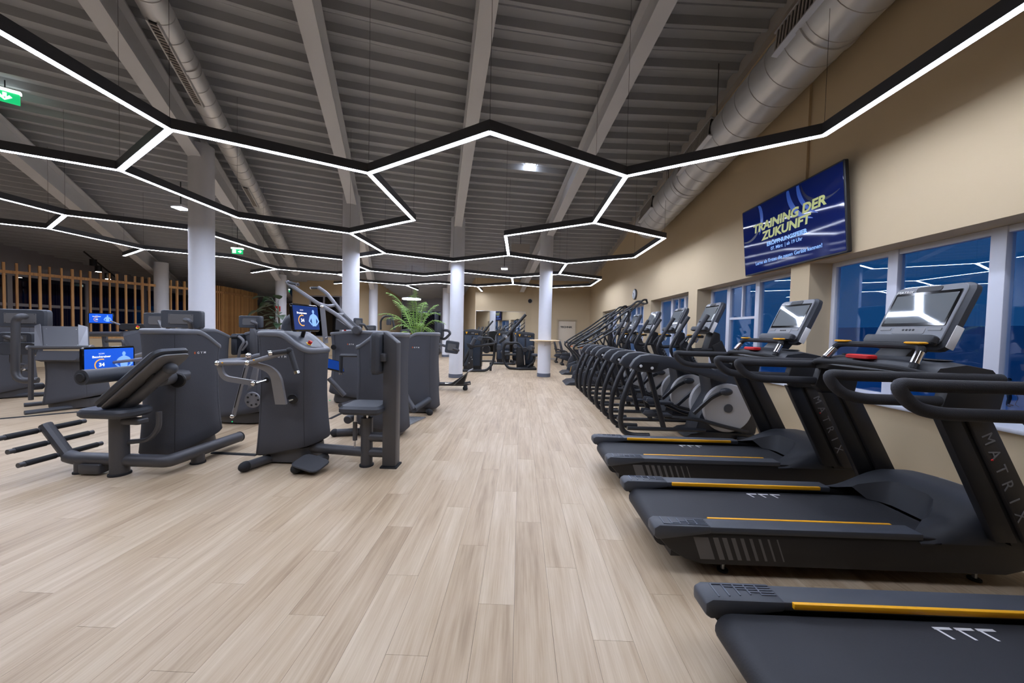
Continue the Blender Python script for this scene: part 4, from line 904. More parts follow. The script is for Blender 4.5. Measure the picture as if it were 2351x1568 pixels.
def blade(n, pts, w0, w1):                     # flat curved lever
    P = fillet([V(p) for p in pts], .35, 8); b = MB(); rings = []
    for i, p in enumerate(P):
        d = (P[min(i + 1, len(P) - 1)] - P[max(i - 1, 0)]).normalized(); s = V((0, -1, 0)).cross(d).normalized(); w_ = w0 + (w1 - w0) * i / (len(P) - 1)
        rings.append([p + s * w_ + V((0, -.014, 0)), p - s * w_ + V((0, -.014, 0)), p - s * w_ + V((0, .014, 0)), p + s * w_ + V((0, .014, 0))])
    b.loft(rings).build(n, 'egym_metal_light', t, world=True, smooth=30)
blade('lever', [A, (-2.884,3.320,0.901), (-2.600,3.360,0.851)], .022, .026)
blade('lever', [B, (-2.324,3.260,0.998), (-2.320,3.340,0.655)], .024, .052)
for p in (A, B, V((-2.600,3.360,0.851))): ball('joint', 'chrome', p + V((0, -.02, 0)), .026, t)
tube('pivot_rod', 'chrome', [(-2.600,3.360,0.851), (-2.556,3.460,0.872)], .014, t); disc('pivot_hole', 'black', (-2.553,3.455,0.873), (-.1, -1, 0), .03, .012, t, 16)
tube('pivot_rod', 'chrome', [(-2.273,3.360,0.683), (-2.269,3.460,0.685)], .016, t); disc('pivot_hole', 'black', (-2.278,3.447,0.687), (.1, -1, 0), .05, .012, t, 20)
cap_tube(t, 'hand_grip', 'rubber_tex', [HJ, (-2.192,3.020,1.178)], .022); cap_tube(t, 'hand_grip', 'rubber_tex', [HJ + V((.01, 0, 0)), (-2.014,3.100,1.011)], .022); ball('grip_joint', 'rubber', HJ, .032, t)
for p in ((-2.836,3.280,1.058), (-2.468,3.200,1.099)): slab('warning_label', 'tm_yellow', V(p) + V((0, -.024, 0)), (.014, .012, .003), (1, 0, 0), (0, 0, 1), t, .001)
c = V((-2.276,3.660,1.511)); tablet(t, c, .40, .29, (.12, 1, 0), (-.12, 0, 1), 'Brustpresse', True, disp='screen_dim'); tube('screen_arm', 'black', [c + V((-.02, 0, -.12)), (-2.35, 3.70, 1.28)], .02, t)
# ---------------- third machine behind the back post
t = egym('dark grey machine with a sloping left shoulder directly behind the padded back post', -1.82, 4.62, PI, .64, .48)
cap_tube(t, 'hand_grip', 'rubber_tex', [(-2.361,4.550,1.049), (-2.359,4.550,0.818)], .024); tube('grip_arm', 'egym_metal', [(-2.361,4.550,1.049), (-2.05, 4.55, 1.05)], .022, t)
tube('leg', 'egym_metal', [(-1.9, 4.6, .05), (-2.36, 4.45, .05)], .045, t, n=14); ball('foot_cap', 'rubber', (-2.38, 4.44, .05), .052, t); disc('drum', 'egym_metal', (-2.22, 4.55, .22), (0, 1, 0), .055, .2, t, 18)
# ---------------- fourth machine beside the aisle
t = egym('dark grey machine beside the aisle, second from the middle column', -1.74, 6.02, PI, .66, .50)
ra = V((-1.650,5.450,0.147)); tube('lever_arm', 'egym_metal', [(-1.914,5.600,0.476), ra], .040, t, n=12); rr_ = tube('leg_roller', 'leather', [ra, (-1.487,5.750,0.251)], .05, t, n=16); disc('roller_cap', 'egym_metal', ra, (.3, -.8, 0), .052, .03, rr_, 16)
tube('leg', 'egym_metal', [(-1.6, 5.95, .045), (-1.47, 5.72, .045)], .045, t, n=12); ball('foot_cap', 'rubber', (-1.465, 5.70, .045), .052, t)
# ---------------- machine hidden behind it: only its padded arms and foot sled show
t = egym('grey leg machine reaching past the middle column with two angled pads and a foot sled', -2.20, 8.15, PI, .60, .44, 1.20, 1.08)
tube('pad_arm', 'egym_metal', [(-1.93, 8.10, 1.14), (-1.822,7.600,1.213), (-1.619,7.500,1.219), (-1.507,7.500,1.335), (-1.546,7.500,1.400), (-1.660,7.500,1.407)], .028, t, .05)
pad(t, (-1.716,7.500,1.405), .24, .32, .10, (0, -1, 0), (0, 0, 1))
tube('pad_arm', 'egym_metal', [(-1.95, 8.0, 1.10), (-1.806,7.500,1.121), (-1.332,7.400,0.996), (-1.286,7.300,0.984), (-1.407,7.300,1.027)], .028, t, .04)
pad(t, (-1.435,7.350,1.052), .28, .26, .09, (1, 0, -.12), (.12, 0, 1))
tube('pad_arm', 'egym_metal', [(-1.815,7.500,1.083), (-1.709,7.500,0.963), (-1.844,7.600,0.772)], .02, t, .08)
tube('sled_rail', 'egym_metal', [(-2.1, 8.25, .12), (-1.30, 8.2, .14), (-1.159,8.250,0.165)], .045, t, n=12); tube('sled_rod', 'chrome', [(-1.753,8.200,0.147), (-1.152,8.200,0.163)], .018, t)
slab('foot_plate', 'pad_plate', (-1.341,8.200,0.303), (.50, .36, .02), (.72, 0, .70), (0, 1, 0), t, .02); slab('plate_edge', 'egym_metal_light', (-1.158,8.200,0.473), (.10, .37, .03), (.8, 0, .4), (0, 1, 0), t, .02)
MB().prism([(-1.62, .14), (-1.30, .16), (-1.22, .42)], 8.1, 8.3).build('plate_bracket', 'tm_dark', t, world=True)
tube('leg', 'egym_metal', [(-1.27, 8.22, .10), (-1.27, 8.20, .03)], .05, t, n=12); ball('foot_cap', 'rubber', (-1.27, 8.18, .045), .06, t)
tp = thing('tread_plate', 'silver checkered metal foot plate on the floor beside the aisle', 'foot plate', (-1.62, 5.30, 0))
pl_ = [(-0.003,0.010,1.417)[:2] for _ in ()]
b = MB(); P4 = [(-1.83, 5.02), (-1.60, 5.02), (-1.48, 5.52), (-1.78, 5.52)]; b.prism(P4, .0, .018, 'z').build('plate', 'diamond', tp, world=True, bevel=.003)
bb = MB()
for i in range(9):
    for j in range(5):
        x = -1.80 + .045 * j * 1.1 + .028 * i * .55; y = 5.06 + .053 * i; s = (1 if (i + j) % 2 else -1)
        MB.box(bb, -.014, .014, -.004, .004, 0, .003, Matrix.Translation((x, y, .018)) @ Matrix.Rotation(s * .8, 4, 'Z'))
bb.build('raised_studs', 'silver', tp, world=True, kind='stuff')
# ---------------- low machine between the first two, with slotted lever
t = egym('low dark machine with a slotted lever between the two front machines', -4.02, 5.12, 0, .80, .60, .86, .98, False, False)
for p, q, r in (((-3.592,4.550,1.020), (-3.870,4.620,0.184), .026),): 
    tube('slotted_lever', 'egym_metal_light', [p, q], r, t, n=8); d = (V(q) - V(p)); tube('lever_slot', 'black', [V(p) + d * .2 + V((0, -.024, 0)), V(p) + d * .85 + V((0, -.024, 0))], .007, t, n=6)
    ball('joint', 'chrome', V(p) + V((0, -.02, 0)), .035, t); ball('joint', 'chrome', V(q) + V((0, -.02, 0)), .028, t)
cp = disc('cam_plate', 'egym_metal_light', (-3.636,4.660,0.402), (0, -1, 0), .11, .02, t, 28)
for k in range(7):
    q = k * PI * 2 / 7; disc('cam_hole', 'black', V((-3.625,4.645,0.406)) + V((.075 * math.cos(q), 0, .075 * math.sin(q))), (0, -1, 0), .014, .008, cp, 10)
MB().prism([(-3.72, .52), (-3.60, .62), (-3.55, .95), (-3.60, .95)], 4.66, 4.69).build('cam_arm', 'egym_metal_light', t, world=True)
ball('status_light', 'sign_green', (-3.956,4.700,0.083), .008, t)
# ---------------- back machine with high head pad left of the chest press
t = egym('machine with a square head pad and bent lever seen left above the chest press', -4.52, 6.15, PI, .62, .50, 1.30, 1.24)
pad(t, (-4.666,5.950,1.480), .35, .21, .11, (1, .15, 0), (0, 0, 1)); tube('pad_arm', 'egym_metal', [(-4.588,5.860,1.486), (-4.496,5.840,1.458), (-4.581,5.950,1.323)], .028, t, .04)
MB().prism([(-4.58, .3), (-4.46, .3), (-4.46, 1.26), (-4.52, 1.37), (-4.58, 1.37)], 5.80, 5.86).build('upright_plate', 'egym_metal', t, world=True, bevel=.008)
cap_tube(t, 'hand_grip', 'rubber_tex', [(-4.740,5.750,1.224), (-4.926,5.750,1.220)], .02); tube('grip_arm', 'egym_metal_light', [(-4.725,5.750,1.232), (-4.621,5.750,1.154), (-4.703,5.750,1.027), (-4.782,5.800,0.801)], .022, t, .06); tube('grip_arm', 'egym_metal_light', [(-4.622,5.780,1.153), (-4.600,5.780,1.102), (-4.690,5.780,0.997)], .018, t, .04)
slab('chest_pad', 'leather', (-4.825,5.900,1.092), (.10, .36, .28), (1, 0, 0), (0, 0, 1), t, .03)
# ---------------- lat pulldown
t = egym('tall pulldown machine with two long silver lever arms rising above the chest press', -3.12, 6.62, PI, .90, .56, 1.31, 1.27)
a1 = [(-3.039,6.300,1.381), (-3.363,6.300,1.660), (-3.661,6.300,1.820), (-4.236,6.300,2.189), (-4.276,6.300,2.236)]; tube('lever_arm', 'egym_metal_light', a1, .035, t, .12, n=12)
a2 = [(-3.181,6.700,1.422), (-3.439,6.700,1.678), (-3.775,6.700,2.084), (-3.930,6.700,2.182)]; tube('lever_arm', 'egym_metal_light', a2, .035, t, .10, n=12)
cap_tube(t, 'hand_grip', 'rubber_tex', [(-4.260,6.300,2.221), (-3.985,6.150,2.166)], .026); cap_tube(t, 'hand_grip', 'rubber_tex', [(-3.930,6.700,2.173), (-4.119,6.800,2.182)], .026)
tube('cross_tie', 'egym_metal_light', [(-3.678,6.300,1.844), (-3.625,6.450,1.808), (-3.603,6.700,1.843)], .03, t, .12); tube('cross_tie', 'egym_metal_light', [(-3.355,6.300,1.652), (-3.439,6.700,1.669)], .03, t)
for q in (((-3.357,6.350,1.638), (-3.039,6.350,1.381)), ((-3.422,6.650,1.651), (-3.106,6.650,1.381))): tube('lower_arm', 'egym_metal', [q[0], q[1]], .045, t, n=8)
MB().prism([(V((-3.444,6.500,1.578))).to_tuple()[::2], (V((-3.135,6.500,1.380))).to_tuple()[::2], (V((-3.451,6.500,1.373))).to_tuple()[::2]], 6.44, 6.56).build('gusset', 'egym_metal', t, world=True)
disc('pivot_boss', 'egym_metal', (-2.975,6.300,1.374), (0, 1, 0), .08, .1, t, 20)
MB().tube([(-3.448,6.000,1.757), (-3.412,6.050,1.134)], .045, 6, sx=.5).build('tie_bar', 'egym_metal_light', t, world=True); ball('joint', 'chrome', (-3.439,5.970,1.770), .03, t); ball('joint', 'chrome', (-3.388,6.020,1.227), .022, t)
tube('thigh_roller', 'leather', [(-4.222,6.200,1.331), (-4.198,6.200,1.473), (-4.135,6.200,1.553), (-3.960,6.200,1.603)], .085, t, .15, n=16)
tablet(t, (-3.173,5.900,0.771), .36, .24, (.35, .8, -.25), (-.5, .2, .7), 'Latzug', False, disp='screen_dim'); tube('leg_link', 'egym_metal', [(-3.159,5.700,0.573), (-2.919,5.750,0.279)], .04, t, n=10); disc('pivot_hole', 'black', (-3.407,6.300,1.054), (0, -1, 0), .05, .03, t, 16)
ball('status_light', 'sign_green', (-3.280,5.950,0.149), .009, t)
tube('leg', 'egym_metal', [(-3.0, 6.5, .05), (-3.12, 6.0, .05)], .045, t, n=12)
# ---------------- pads behind the abdominal machine
t = egym('machine carrying two square head pads behind the abdominal machine', -4.95, 5.35, math.radians(80), .60, .46, 1.30, 1.2)
pad(t, (-4.983,5.050,1.488), .48, .26, .12, (1, .35, 0), (0, 0, 1)); tube('pad_arm', 'egym_metal', [(-4.839,4.930,1.480), (-4.749,4.910,1.463), (-4.852,5.050,1.304)], .032, t, .06)
pad(t, (-5.928,5.600,1.465), .36, .25, .12, (1, .35, 0), (0, 0, 1)); slab('seat_back', 'leather', (-5.914,5.600,1.337), (.36, .10, .10), (1, .35, 0), (0, 0, 1), t, .03); tube('pad_arm', 'egym_metal', [(-5.822,5.500,1.450), (-5.528,5.300,1.302)], .03, t)
# ---------------- left machine with the open tray
t = egym('waisted grey machine with an open tilted tray and light side flanges', -7.35, 5.62, math.radians(20), .66, .50, .84, .84, False, False)
P = [V((-7.980,5.550,1.334)), V((-7.298,5.720,1.337)), V((-6.944,5.450,1.012)), V((-7.598,5.280,1.004))]
nv = (P[1] - P[0]).cross(P[3] - P[0]).normalized(); nv = nv if nv.y < 0 else -nv
MB().add(P + [p - nv * .03 for p in P], [(0, 1, 2, 3), (7, 6, 5, 4), (0, 4, 5, 1), (1, 5, 6, 2), (2, 6, 7, 3), (3, 7, 4, 0)]).build('tray', 'egym_metal', t, world=True, smooth=0)
for s, i, j in ((1, 0, 3), (-1, 1, 2)):
    A, B = P[i], P[j]; ax = (P[1] - P[0]).normalized() * s
    MB().add([A, A + ax * .10 + nv * .05, B + ax * .11 + nv * .03, B, A - nv * .03, A + ax * .10 + nv * .03, B + ax * .11 + nv * .01, B - nv * .03], [(0, 1, 2, 3), (4, 7, 6, 5), (0, 4, 5, 1), (1, 5, 6, 2), (2, 6, 7, 3), (3, 7, 4, 0)]).build('tray_flange', 'egym_metal_light', t, world=True, smooth=0)
for px in (.22, .78):
    for pz in (.15, .9): q = P[0] + (P[1] - P[0]) * px + (P[3] - P[0]) * pz; disc('screw', 'silver', q + nv * .003, nv, .007, .006, t, 8)
cap_tube(t, 'tray_bar', 'egym_metal', [(-7.632,5.250,0.998), (-6.863,5.420,1.015)], .032, 'egym_metal_light', both=True)
MB().rbox(V((-7.281,5.350,0.863)), (.56, .16, .10), basis((1, .22, 0), (-.1, .3, .9)), .03).build('head_block', 'fabric', t, world=True)
tube('side_link', 'egym_metal', [(-7.597,5.240,0.986), (-7.671,5.280,0.173)], .028, t, n=8); tube('side_link', 'egym_metal', [(-7.165,5.600,0.472), (-7.169,5.600,0.217)], .03, t, n=8); tube('link_axle', 'egym_metal', [(-7.660,5.280,0.379), (-7.667,5.400,0.374)], .055, t, n=14); tube('link_axle', 'egym_metal', [(-7.241,5.600,0.383), (-7.137,5.600,0.385)], .05, t, n=14)
for (q, r) in (((-7.421,5.035,0.030), (-7.131,5.699,0.030)), ((-8.117,5.504,0.030), (-7.779,6.107,0.030))):
    tube('floor_bar', 'tm_rail', [q, r], .035, t, n=10)
pad(t, (-8.214,5.600,1.453), .62, .30, .14, (1, .35, 0), (0, 0, 1), r=.05); tube('pad_arm', 'egym_metal', [(-8.037,5.480,1.480), (-7.999,5.400,1.485), (-8.072,5.400,1.421), (-8.098,5.400,0.560), (-8.020,5.400,0.449), (-7.859,5.500,0.446)], .048, t, .12, n=14)
pad(t, (-8.830,5.950,1.099), .46, .22, .14, (1, .35, 0), (0, 0, 1), r=.05); tube('pad_arm', 'egym_metal', [(-8.568,5.800,1.123), (-8.648,5.750,1.100), (-9.094,5.900,1.148)], .03, t, .05)
slab('seat_pad', 'leather', (-8.735,5.900,0.927), (.5, .22, .14), (1, .35, 0), (0, 0, 1), t, .05); tube('seat_post', 'tm_dark', [(-8.875,5.950,0.829), (-8.885,5.950,0.380)], .05, t); tube('seat_stay', 'egym_metal', [(-8.896,5.900,0.809), (-8.907,5.900,0.671), (-8.647,5.900,0.623)], .03, t, .05)
cap_tube(t, 'knob_rod', 'black', [(-8.279,5.700,0.563), (-8.253,5.600,0.604)], .02)
# ---------------- far left edge machine
t = egym('dark machine cut off by the left picture edge', -9.40, 6.18, math.radians(60), .62, .46, 1.36, 1.36, False, False)
tube('floor_bar', 'tm_rail', [(-9.3, 6.1, .04), (-8.75, 6.5, .04)], .04, t)
# ---------------- machine with blue screen by the slats
t = egym('machine with a small blue screen on an arm in front of the slats', -8.30, 8.05, PI, .70, .52, 1.26, 1.12, False)
tablet(t, (-10.247,8.300,1.509), .46, .26, (1, .45, 0), (0, 0, 1), 'Rückentrainer'); tube('screen_arm', 'egym_metal_light', [(-9.936,8.250,1.440), (-9.363,8.100,1.303)], .02, t)
hd = slab('control_head', 'tm_dark', (-8.811,7.800,1.321), (.50, .14, .22), (1, .3, 0), (0, .1, 1), t, .05); es = disc('stop_ring', 'yellow', (-8.612,7.660,1.314), (.2, -.9, .4), .035, .012, t, 16); disc('stop_button', 'red', (-8.578,7.630,1.334), (.2, -.9, .4), .022, .03, es, 14)
MB().add([V((-8.992,7.700,1.227)), V((-8.365,7.700,1.281)), V((-8.155,7.500,0.418)), V((-8.600,7.500,0.407)), V((-8.877,7.600,1.113))] + [V(p) + V((0, .06, 0)) for p in ((-8.992,7.700,1.227), (-8.365,7.700,1.281), (-8.155,7.500,0.418), (-8.600,7.500,0.407), (-8.877,7.600,1.113))], [(0, 1, 2, 3, 4), (9, 8, 7, 6, 5)] + [(i, i + 5, (i + 1) % 5 + 5, (i + 1) % 5) for i in range(5)]).build('slanted_panel', 'fabric', t, world=True, smooth=0)
tube('guard_rail', 'egym_metal', [(-10.432,8.200,1.122), (-9.237,7.900,1.151)], .06, t, n=12); tube('guard_rail', 'egym_metal', [(-9.920,8.100,1.124), (-9.892,8.100,0.813)], .05, t, n=10); tube('guard_rail', 'egym_metal', [(-9.890,8.100,0.969), (-9.229,7.900,0.989), (-9.199,7.900,0.868), (-9.283,7.900,0.816), (-9.506,8.000,0.806)], .035, t, .05, n=10)
cap_tube(t, 'lever_arm', 'egym_metal_light', [(-7.608,7.000,0.827), (-8.019,6.900,0.681)], .04)
# ---------------- pads seen far behind the chest press
t = egym('distant machine with a small head pad in front of the second column', -3.42, 8.72, 0, .6, .46, 1.30, 1.2)
pad(t, (-3.923,8.350,1.528), .20, .25, .12, (1, .6, 0), (0, 0, 1)); tube('pad_arm', 'egym_metal', [(-3.834,8.250,1.507), (-3.728,8.250,1.499), (-3.754,8.500,1.364)], .03, t, .08); pad(t, (-3.883,9.000,1.419), .24, .14, .1, (1, .2, 0), (0, 0, 1))
# ---------------- floor cable covers
for i, (p, q, l) in enumerate((((-3.371,3.741,0.000), (-2.853,3.717,0.000), 'flat black cable cover between the two front machines'), ((-7.422,4.789,0.000), (-6.671,5.493,0.000), 'long black cable cover on the floor at the left'), ((-2.913,5.286,0.000), (-2.920,5.627,0.000), 'short black cable cover behind the chest press'))):
    p, q = V(p), V(q); d = (q - p).normalized(); n = V((-d.y, d.x, 0)) * .03
    b = MB().add([p - n, p + n, p + n * .5 + V((0, 0, .012)), p - n * .5 + V((0, 0, .012)), q - n, q + n, q + n * .5 + V((0, 0, .012)), q - n * .5 + V((0, 0, .012))], [(0, 1, 2, 3), (7, 6, 5, 4), (0, 4, 5, 1), (1, 5, 6, 2), (2, 6, 7, 3), (3, 7, 4, 0)])
    tag(b.build('cable_cover', 'rubber', smooth=0), l, 'cable cover', 'floor cable covers')
# ================================================================ black weight stack machines at the far end
def tower(t, x0, x1, y, z1, d=.34):
    R = Matrix()
    xm = (x0 + x1) / 2; w_ = x1 - x0
    o = [(x0, .12), (x1, .12), (x1, z1 - .07), (x1 - .05, z1 - .03), (xm, z1), (x0 + .05, z1 - .03), (x0, z1 - .07)]
    MB().prism(o, y, y + d).build('weight_tower', 'sm_black', t, world=True, bevel=.012)
    pn = MB().box(x0 + .05, x1 - .05, y - .012, y, .16, z1 - .09).build('shroud_panel', 'sm_panel', t, world=True, bevel=.004)
    slab('header', 'sm_black', (xm, y - .014, z1 - .15), (w_ - .10, .13, .012), (1, 0, 0), (0, 0, 1), pn, .01)
    MB().add([(x0 + .08, y - .022, z1 - .10), (x0 + .16, y - .022, z1 - .10), (x0 + .12, y - .022, z1 - .19)], [(0, 1, 2)]).build('warning_sign', 'tm_yellow', pn, world=True, smooth=0)
    for dx, dz, ww, m_ in ((-.04, .015, .10, 'grey_text'), (-.04, -.015, .10, 'grey_text'), (.10, .0, .03, 'grey_text'), (.15, .0, .03, 'grey_text'), (.10, -.03, .03, 'tm_yellow'), (.16, -.03, .03, 'tm_yellow')): MB().box(xm + dx, xm + dx + ww, y - .023, y - .019, z1 - .15 + dz, z1 - .132 + dz).build('print_mark', m_, pn, world=True)
    MB().box(xm - .03, xm + .03, y - .016, y - .008, .3, z1 - .25).build('selector_slot', 'ink', pn, world=True)
    MB().box(x0 + .02, x1 - .02, y + .02, y + d - .02, 0, .12).build('tower_foot', 'sm_black', t, world=True)
S = 'sm_black'
t = thing('weight_machine', 'black weight stack machine with angled lever right of the middle column', 'gym machine', (-1.7, 12.4, 0), 0, 'black weight machines by the mirror')
tower(t, -2.02, -1.36, 12.35, 1.46)
tube('base_frame', S, [(-1.927,11.762,0.040), (-1.115,11.938,0.040), (-0.937,12.100,0.269), (-0.883,12.100,0.574), (-0.891,12.100,0.953), (-1.001,12.100,1.163), (-1.319,12.100,1.156)], .045, t, .15, n=12)
tube('lever_arm', S, [(-1.665,11.900,0.854), (-0.861,11.900,0.976)], .045, t); tube('lever_arm', S, [(-1.694,11.900,0.808), (-1.925,11.900,0.309)], .05, t); disc('round_pad', 'leather', (-1.372,11.900,1.144), (.3, -1, 0), .085, .12, t, 20)
tube('roller_pad', 'leather', [(-1.644,11.850,0.916), (-1.530,11.850,1.141)], .07, t, n=14); MB().prism([V((-1.832,11.900,0.984)).to_tuple()[::2], V((-1.547,11.900,0.916)).to_tuple()[::2], V((-1.664,11.900,0.794)).to_tuple()[::2], V((-1.785,11.900,0.836)).to_tuple()[::2]], 11.84, 11.9).build('lever_plate', S, t, world=True, bevel=.005)
slab('seat_pad', 'leather', (-0.731,12.000,0.855), (.16, .20, .12), (1, 0, 0), (0, 0, 1), t, .04)
MB().prism([V(q).to_tuple()[::2] for q in ((-1.723,11.900,0.763), (-1.604,11.900,0.765), (-1.592,11.900,0.108), (-1.801,11.900,0.072))], 11.82, 11.92).build('cam_arm', S, t, world=True, bevel=.01)
for q in ((-1.645,11.800,0.503), (-1.614,11.800,0.429), (-1.715,11.800,0.308)): disc('bolt', 'silver', q, (0, -1, 0), .018, .02, t, 10)
for q in (808, 817): pass
tube('tie_bar', S, [(-1.334,12.200,0.557), (-0.905,12.200,0.567)], .035, t); tube('tie_bar', S, [(-1.330,12.200,0.343), (-0.932,12.200,0.352)], .03, t); disc('cam_wheel', S, (-1.174,12.250,0.757), (0, -1, 0), .14, .05, t, 24)
tube('leg', S, [(-1.02, 12.3, 0), (-1.02, 12.3, .3)], .045, t, n=6)
t = thing('weight_machine', 'black weight stack machine with a long raised lever left of the right hand column', 'gym machine', (.2, 13.6, 0), 0, 'black weight machines by the mirror')
tower(t, -.14, .56, 13.55, 1.40)
tube('base_frame', S, [(-0.112,13.000,0.970), (-0.551,13.000,0.960), (-0.612,13.000,0.764), (-0.619,13.000,0.340), (-0.432,12.948,0.040), (-0.041,12.736,0.040), (0.359,12.826,0.040)], .05, t, .16, n=12)
tube('raised_lever', S, [(-0.773,12.900,0.991), (-0.519,12.900,1.190), (0.186,12.900,2.041)], .055, t, .05, n=12); disc('lever_joint', 'silver', (-0.517,12.840,1.191), (0, -1, 0), .05, .04, t, 14)
disc('round_pad', 'leather', (-0.173,12.900,0.860), (0, -1, 0), .085, .12, t, 20); tube('front_bow', S, [(-0.470,13.000,0.978), (-0.064,13.000,0.988), (0.136,13.000,0.749)], .04, t, .1, n=10)
MB().prism([V(q).to_tuple()[::2] for q in ((-0.111,13.200,0.848), (0.121,13.200,0.771), (0.168,13.200,0.144), (-0.094,13.200,0.071))], 13.1, 13.3).build('cam_cover', S, t, world=True, bevel=.02)
tube('roller_pad', 'leather', [(0.362,13.000,0.802), (0.474,13.400,0.786)], .10, t, n=16); slab('seat_pad', 'leather', (0.547,13.000,0.547), (.24, .34, .10), (1, 0, 0), (0, 1, 0), t, .05)
tube('seat_frame', S, [(0.548,13.000,0.498), (0.536,13.000,0.302), (0.314,13.000,0.102)], .05, t, .1); tube('lever_link', S, [(0.103,13.000,0.764), (0.380,13.000,0.738), (0.308,13.000,0.362)], .05, t, .08); disc('hinge', S, (0.201,12.950,0.736), (0, -1, 0), .10, .08, t, 18)
tube('guide_rod', 'chrome', [(0.174,13.000,0.538), (0.198,13.000,0.164)], .018, t); MB().prism([V((-0.045,13.576,0.000)).to_tuple()[:2], V((0.606,13.728,0.000)).to_tuple()[:2], V((0.632,12.812,0.000)).to_tuple()[:2], V((-0.024,12.668,0.000)).to_tuple()[:2]], 0, .08, 'z').build('foot_box', S, t, world=True, bevel=.02)
tube('tie_bar', S, [(-0.595,13.100,0.529), (-0.153,13.100,0.540)], .04, t)
t = thing('weight_machine', 'black weight stack machine standing between the other two close to the mirror', 'gym machine', (-.6, 15.4, 0), 0, 'black weight machines by the mirror')
tower(t, -1.05, -.45, 15.6, 1.40); slab('back_pad', 'leather', (-.62, 15.2, .95), (.34, .62, .10), (1, 0, 0), (.1, .2, 1), t, .05); slab('seat_pad', 'leather', (-.62, 14.95, .52), (.4, .4, .10), (1, 0, 0), (0, 1, 0), t, .06)
tube('base_frame', S, [(-1.1, 15.5, .05), (-1.1, 14.6, .05), (-.2, 14.6, .05), (-.2, 15.5, .05)], .045, t, .1); tube('seat_post', S, [(-.62, 15.0, 0), (-.62, 15.0, .5)], .06, t)
for s in (-1, 1): tube('press_arm', S, [(-.62 + s * .35, 15.4, 1.3), (-.62 + s * .42, 15.0, 1.2), (-.62 + s * .42, 14.8, .95)], .04, t, .1); disc('round_pad', 'leather', (-.62 + s * .42, 14.78, .95), (0, 1, 0), .07, .1, t, 16)
t = thing('weight_machine', 'black weight stack machine partly hidden behind the raised lever', 'gym machine', (.15, 16.2, 0), 0, 'black weight machines by the mirror')
tower(t, -.35, .25, 16.3, 1.42); tube('base_frame', S, [(-.4, 16.3, .05), (-.4, 15.7, .05), (.3, 15.7, .05), (.3, 16.3, .05)], .045, t, .1); slab('back_pad', 'leather', (-.05, 15.95, 1.0), (.34, .6, .1), (1, 0, 0), (0, .2, 1), t, .05); slab('seat_pad', 'leather', (-.05, 15.75, .52), (.4, .36, .1), (1, 0, 0), (0, 1, 0), t, .06)
tube('seat_post', S, [(-.05, 15.78, 0), (-.05, 15.78, .5)], .05, t)
t = thing('weight_machine', 'black cable machine with an arched tube left of the palm', 'gym machine', (-3.95, 12.6, 0), 0, 'black weight machines by the mirror')
tower(t, -4.35, -3.75, 12.5, 1.42); tube('arched_tube', S, [(-4.963,12.300,1.365), (-4.966,12.300,1.705), (-4.812,12.300,1.863), (-4.562,12.300,1.852)], .035, t, .2); tube('side_tube', S, [(-4.562,12.300,1.852), (-4.463,12.300,1.376)], .04, t)
slab('head_pad', 'leather', (-4.707,12.400,1.667), (.16, .26, .1), (1, 0, 0), (0, 0, 1), t, .03)
# ================================================================ plants
def frond(name, base, tip, rise, t, k, wl=.19, n=24):
    """one pinnate palm leaf: arching rib with paired leaflets"""
    base, tip = V(base), V(tip); b = MB(); P = []
    for i in range(n + 1):
        u = i / n; p = base.lerp(tip, u); p.z += rise * 4 * u * (1 - u) * (1 - .35 * u); P.append(p)
    b.tube(P[::3] + [P[-1]], [.010, .004], 5)
    for i in range(5, n + 1):
        d = (P[min(i + 1, n)] - P[i - 1]).normalized(); s = d.cross(V((0, 0, 1)))
        if s.length < .1: s = V((1, 0, 0))
        s.normalize(); u = i / n; l = wl * math.sin(PI * (.12 + .80 * u)) ** .8
        for q in (-1, 1):
            dr = (s * q * .95 + d * .50 + V((0, 0, -.35 + .3 * random.random()))).normalized(); w_ = d.cross(dr).cross(dr).normalized() * .0065
            m_ = P[i] + dr * l * .5 + V((0, 0, .012)); e = P[i] + dr * l + V((0, 0, -.04 * l / .26))
            b.add([P[i] - w_ * .4, P[i] + w_ * .4, m_ + w_, e, m_ - w_], [(0, 1, 2, 4), (4, 2, 3)])
    return b.build(name, 'palm_leaf', t, world=True, smooth=60)
pc = V((-2.62, 8.75, 0)); t = thing('potted_palm', 'bright green areca palm with arching feathery fronds', 'plant', pc)
MB().lathe([(.17, 0), (.21, .36), (.22, .40), (.19, .40), (.18, .34)], 24, Matrix.Translation(pc)).build('pot', 'pot', t, world=True)
random.seed(3)
FR = [(870,722,8.6,.28),(905,688,9.0,.22),(915,668,8.8,.35),(946,668,8.7,.12),(985,722,8.5,.30),(1022,742,8.6,.30),(1000,702,9.1,.24),(1002,775,8.3,.30),(898,750,8.5,.26),(965,742,8.2,.25),(925,700,9.2,.18),(975,690,9.3,.25),(908,775,8.4,.22),(885,700,9.2,.3),(940,690,8.2,.1),(1014,725,8.9,.34)]
FRP = [(-3.517,8.600,1.759),(-3.286,9.000,2.143),(-3.405,8.800,2.322),(-2.653,8.700,2.412),(-2.240,8.500,1.780),(-1.862,8.600,1.556),(-2.184,9.100,2.060),(-2.023,8.300,1.255),(-3.171,8.500,1.398),(-2.333,8.200,1.497),(-3.125,9.200,2.026),(-2.573,9.300,2.137),(-3.024,8.400,1.168),(-3.644,9.200,1.635),(-2.654,8.400,2.208),(-2.065,8.900,1.803)]
for k, (f, q) in enumerate(zip(FR, FRP)):
    a = k * 2.4; frond('frond', pc + V((.04 * math.cos(a),   .04 * math.sin(a), 1.02)), q, f[3] + .10, t, k)
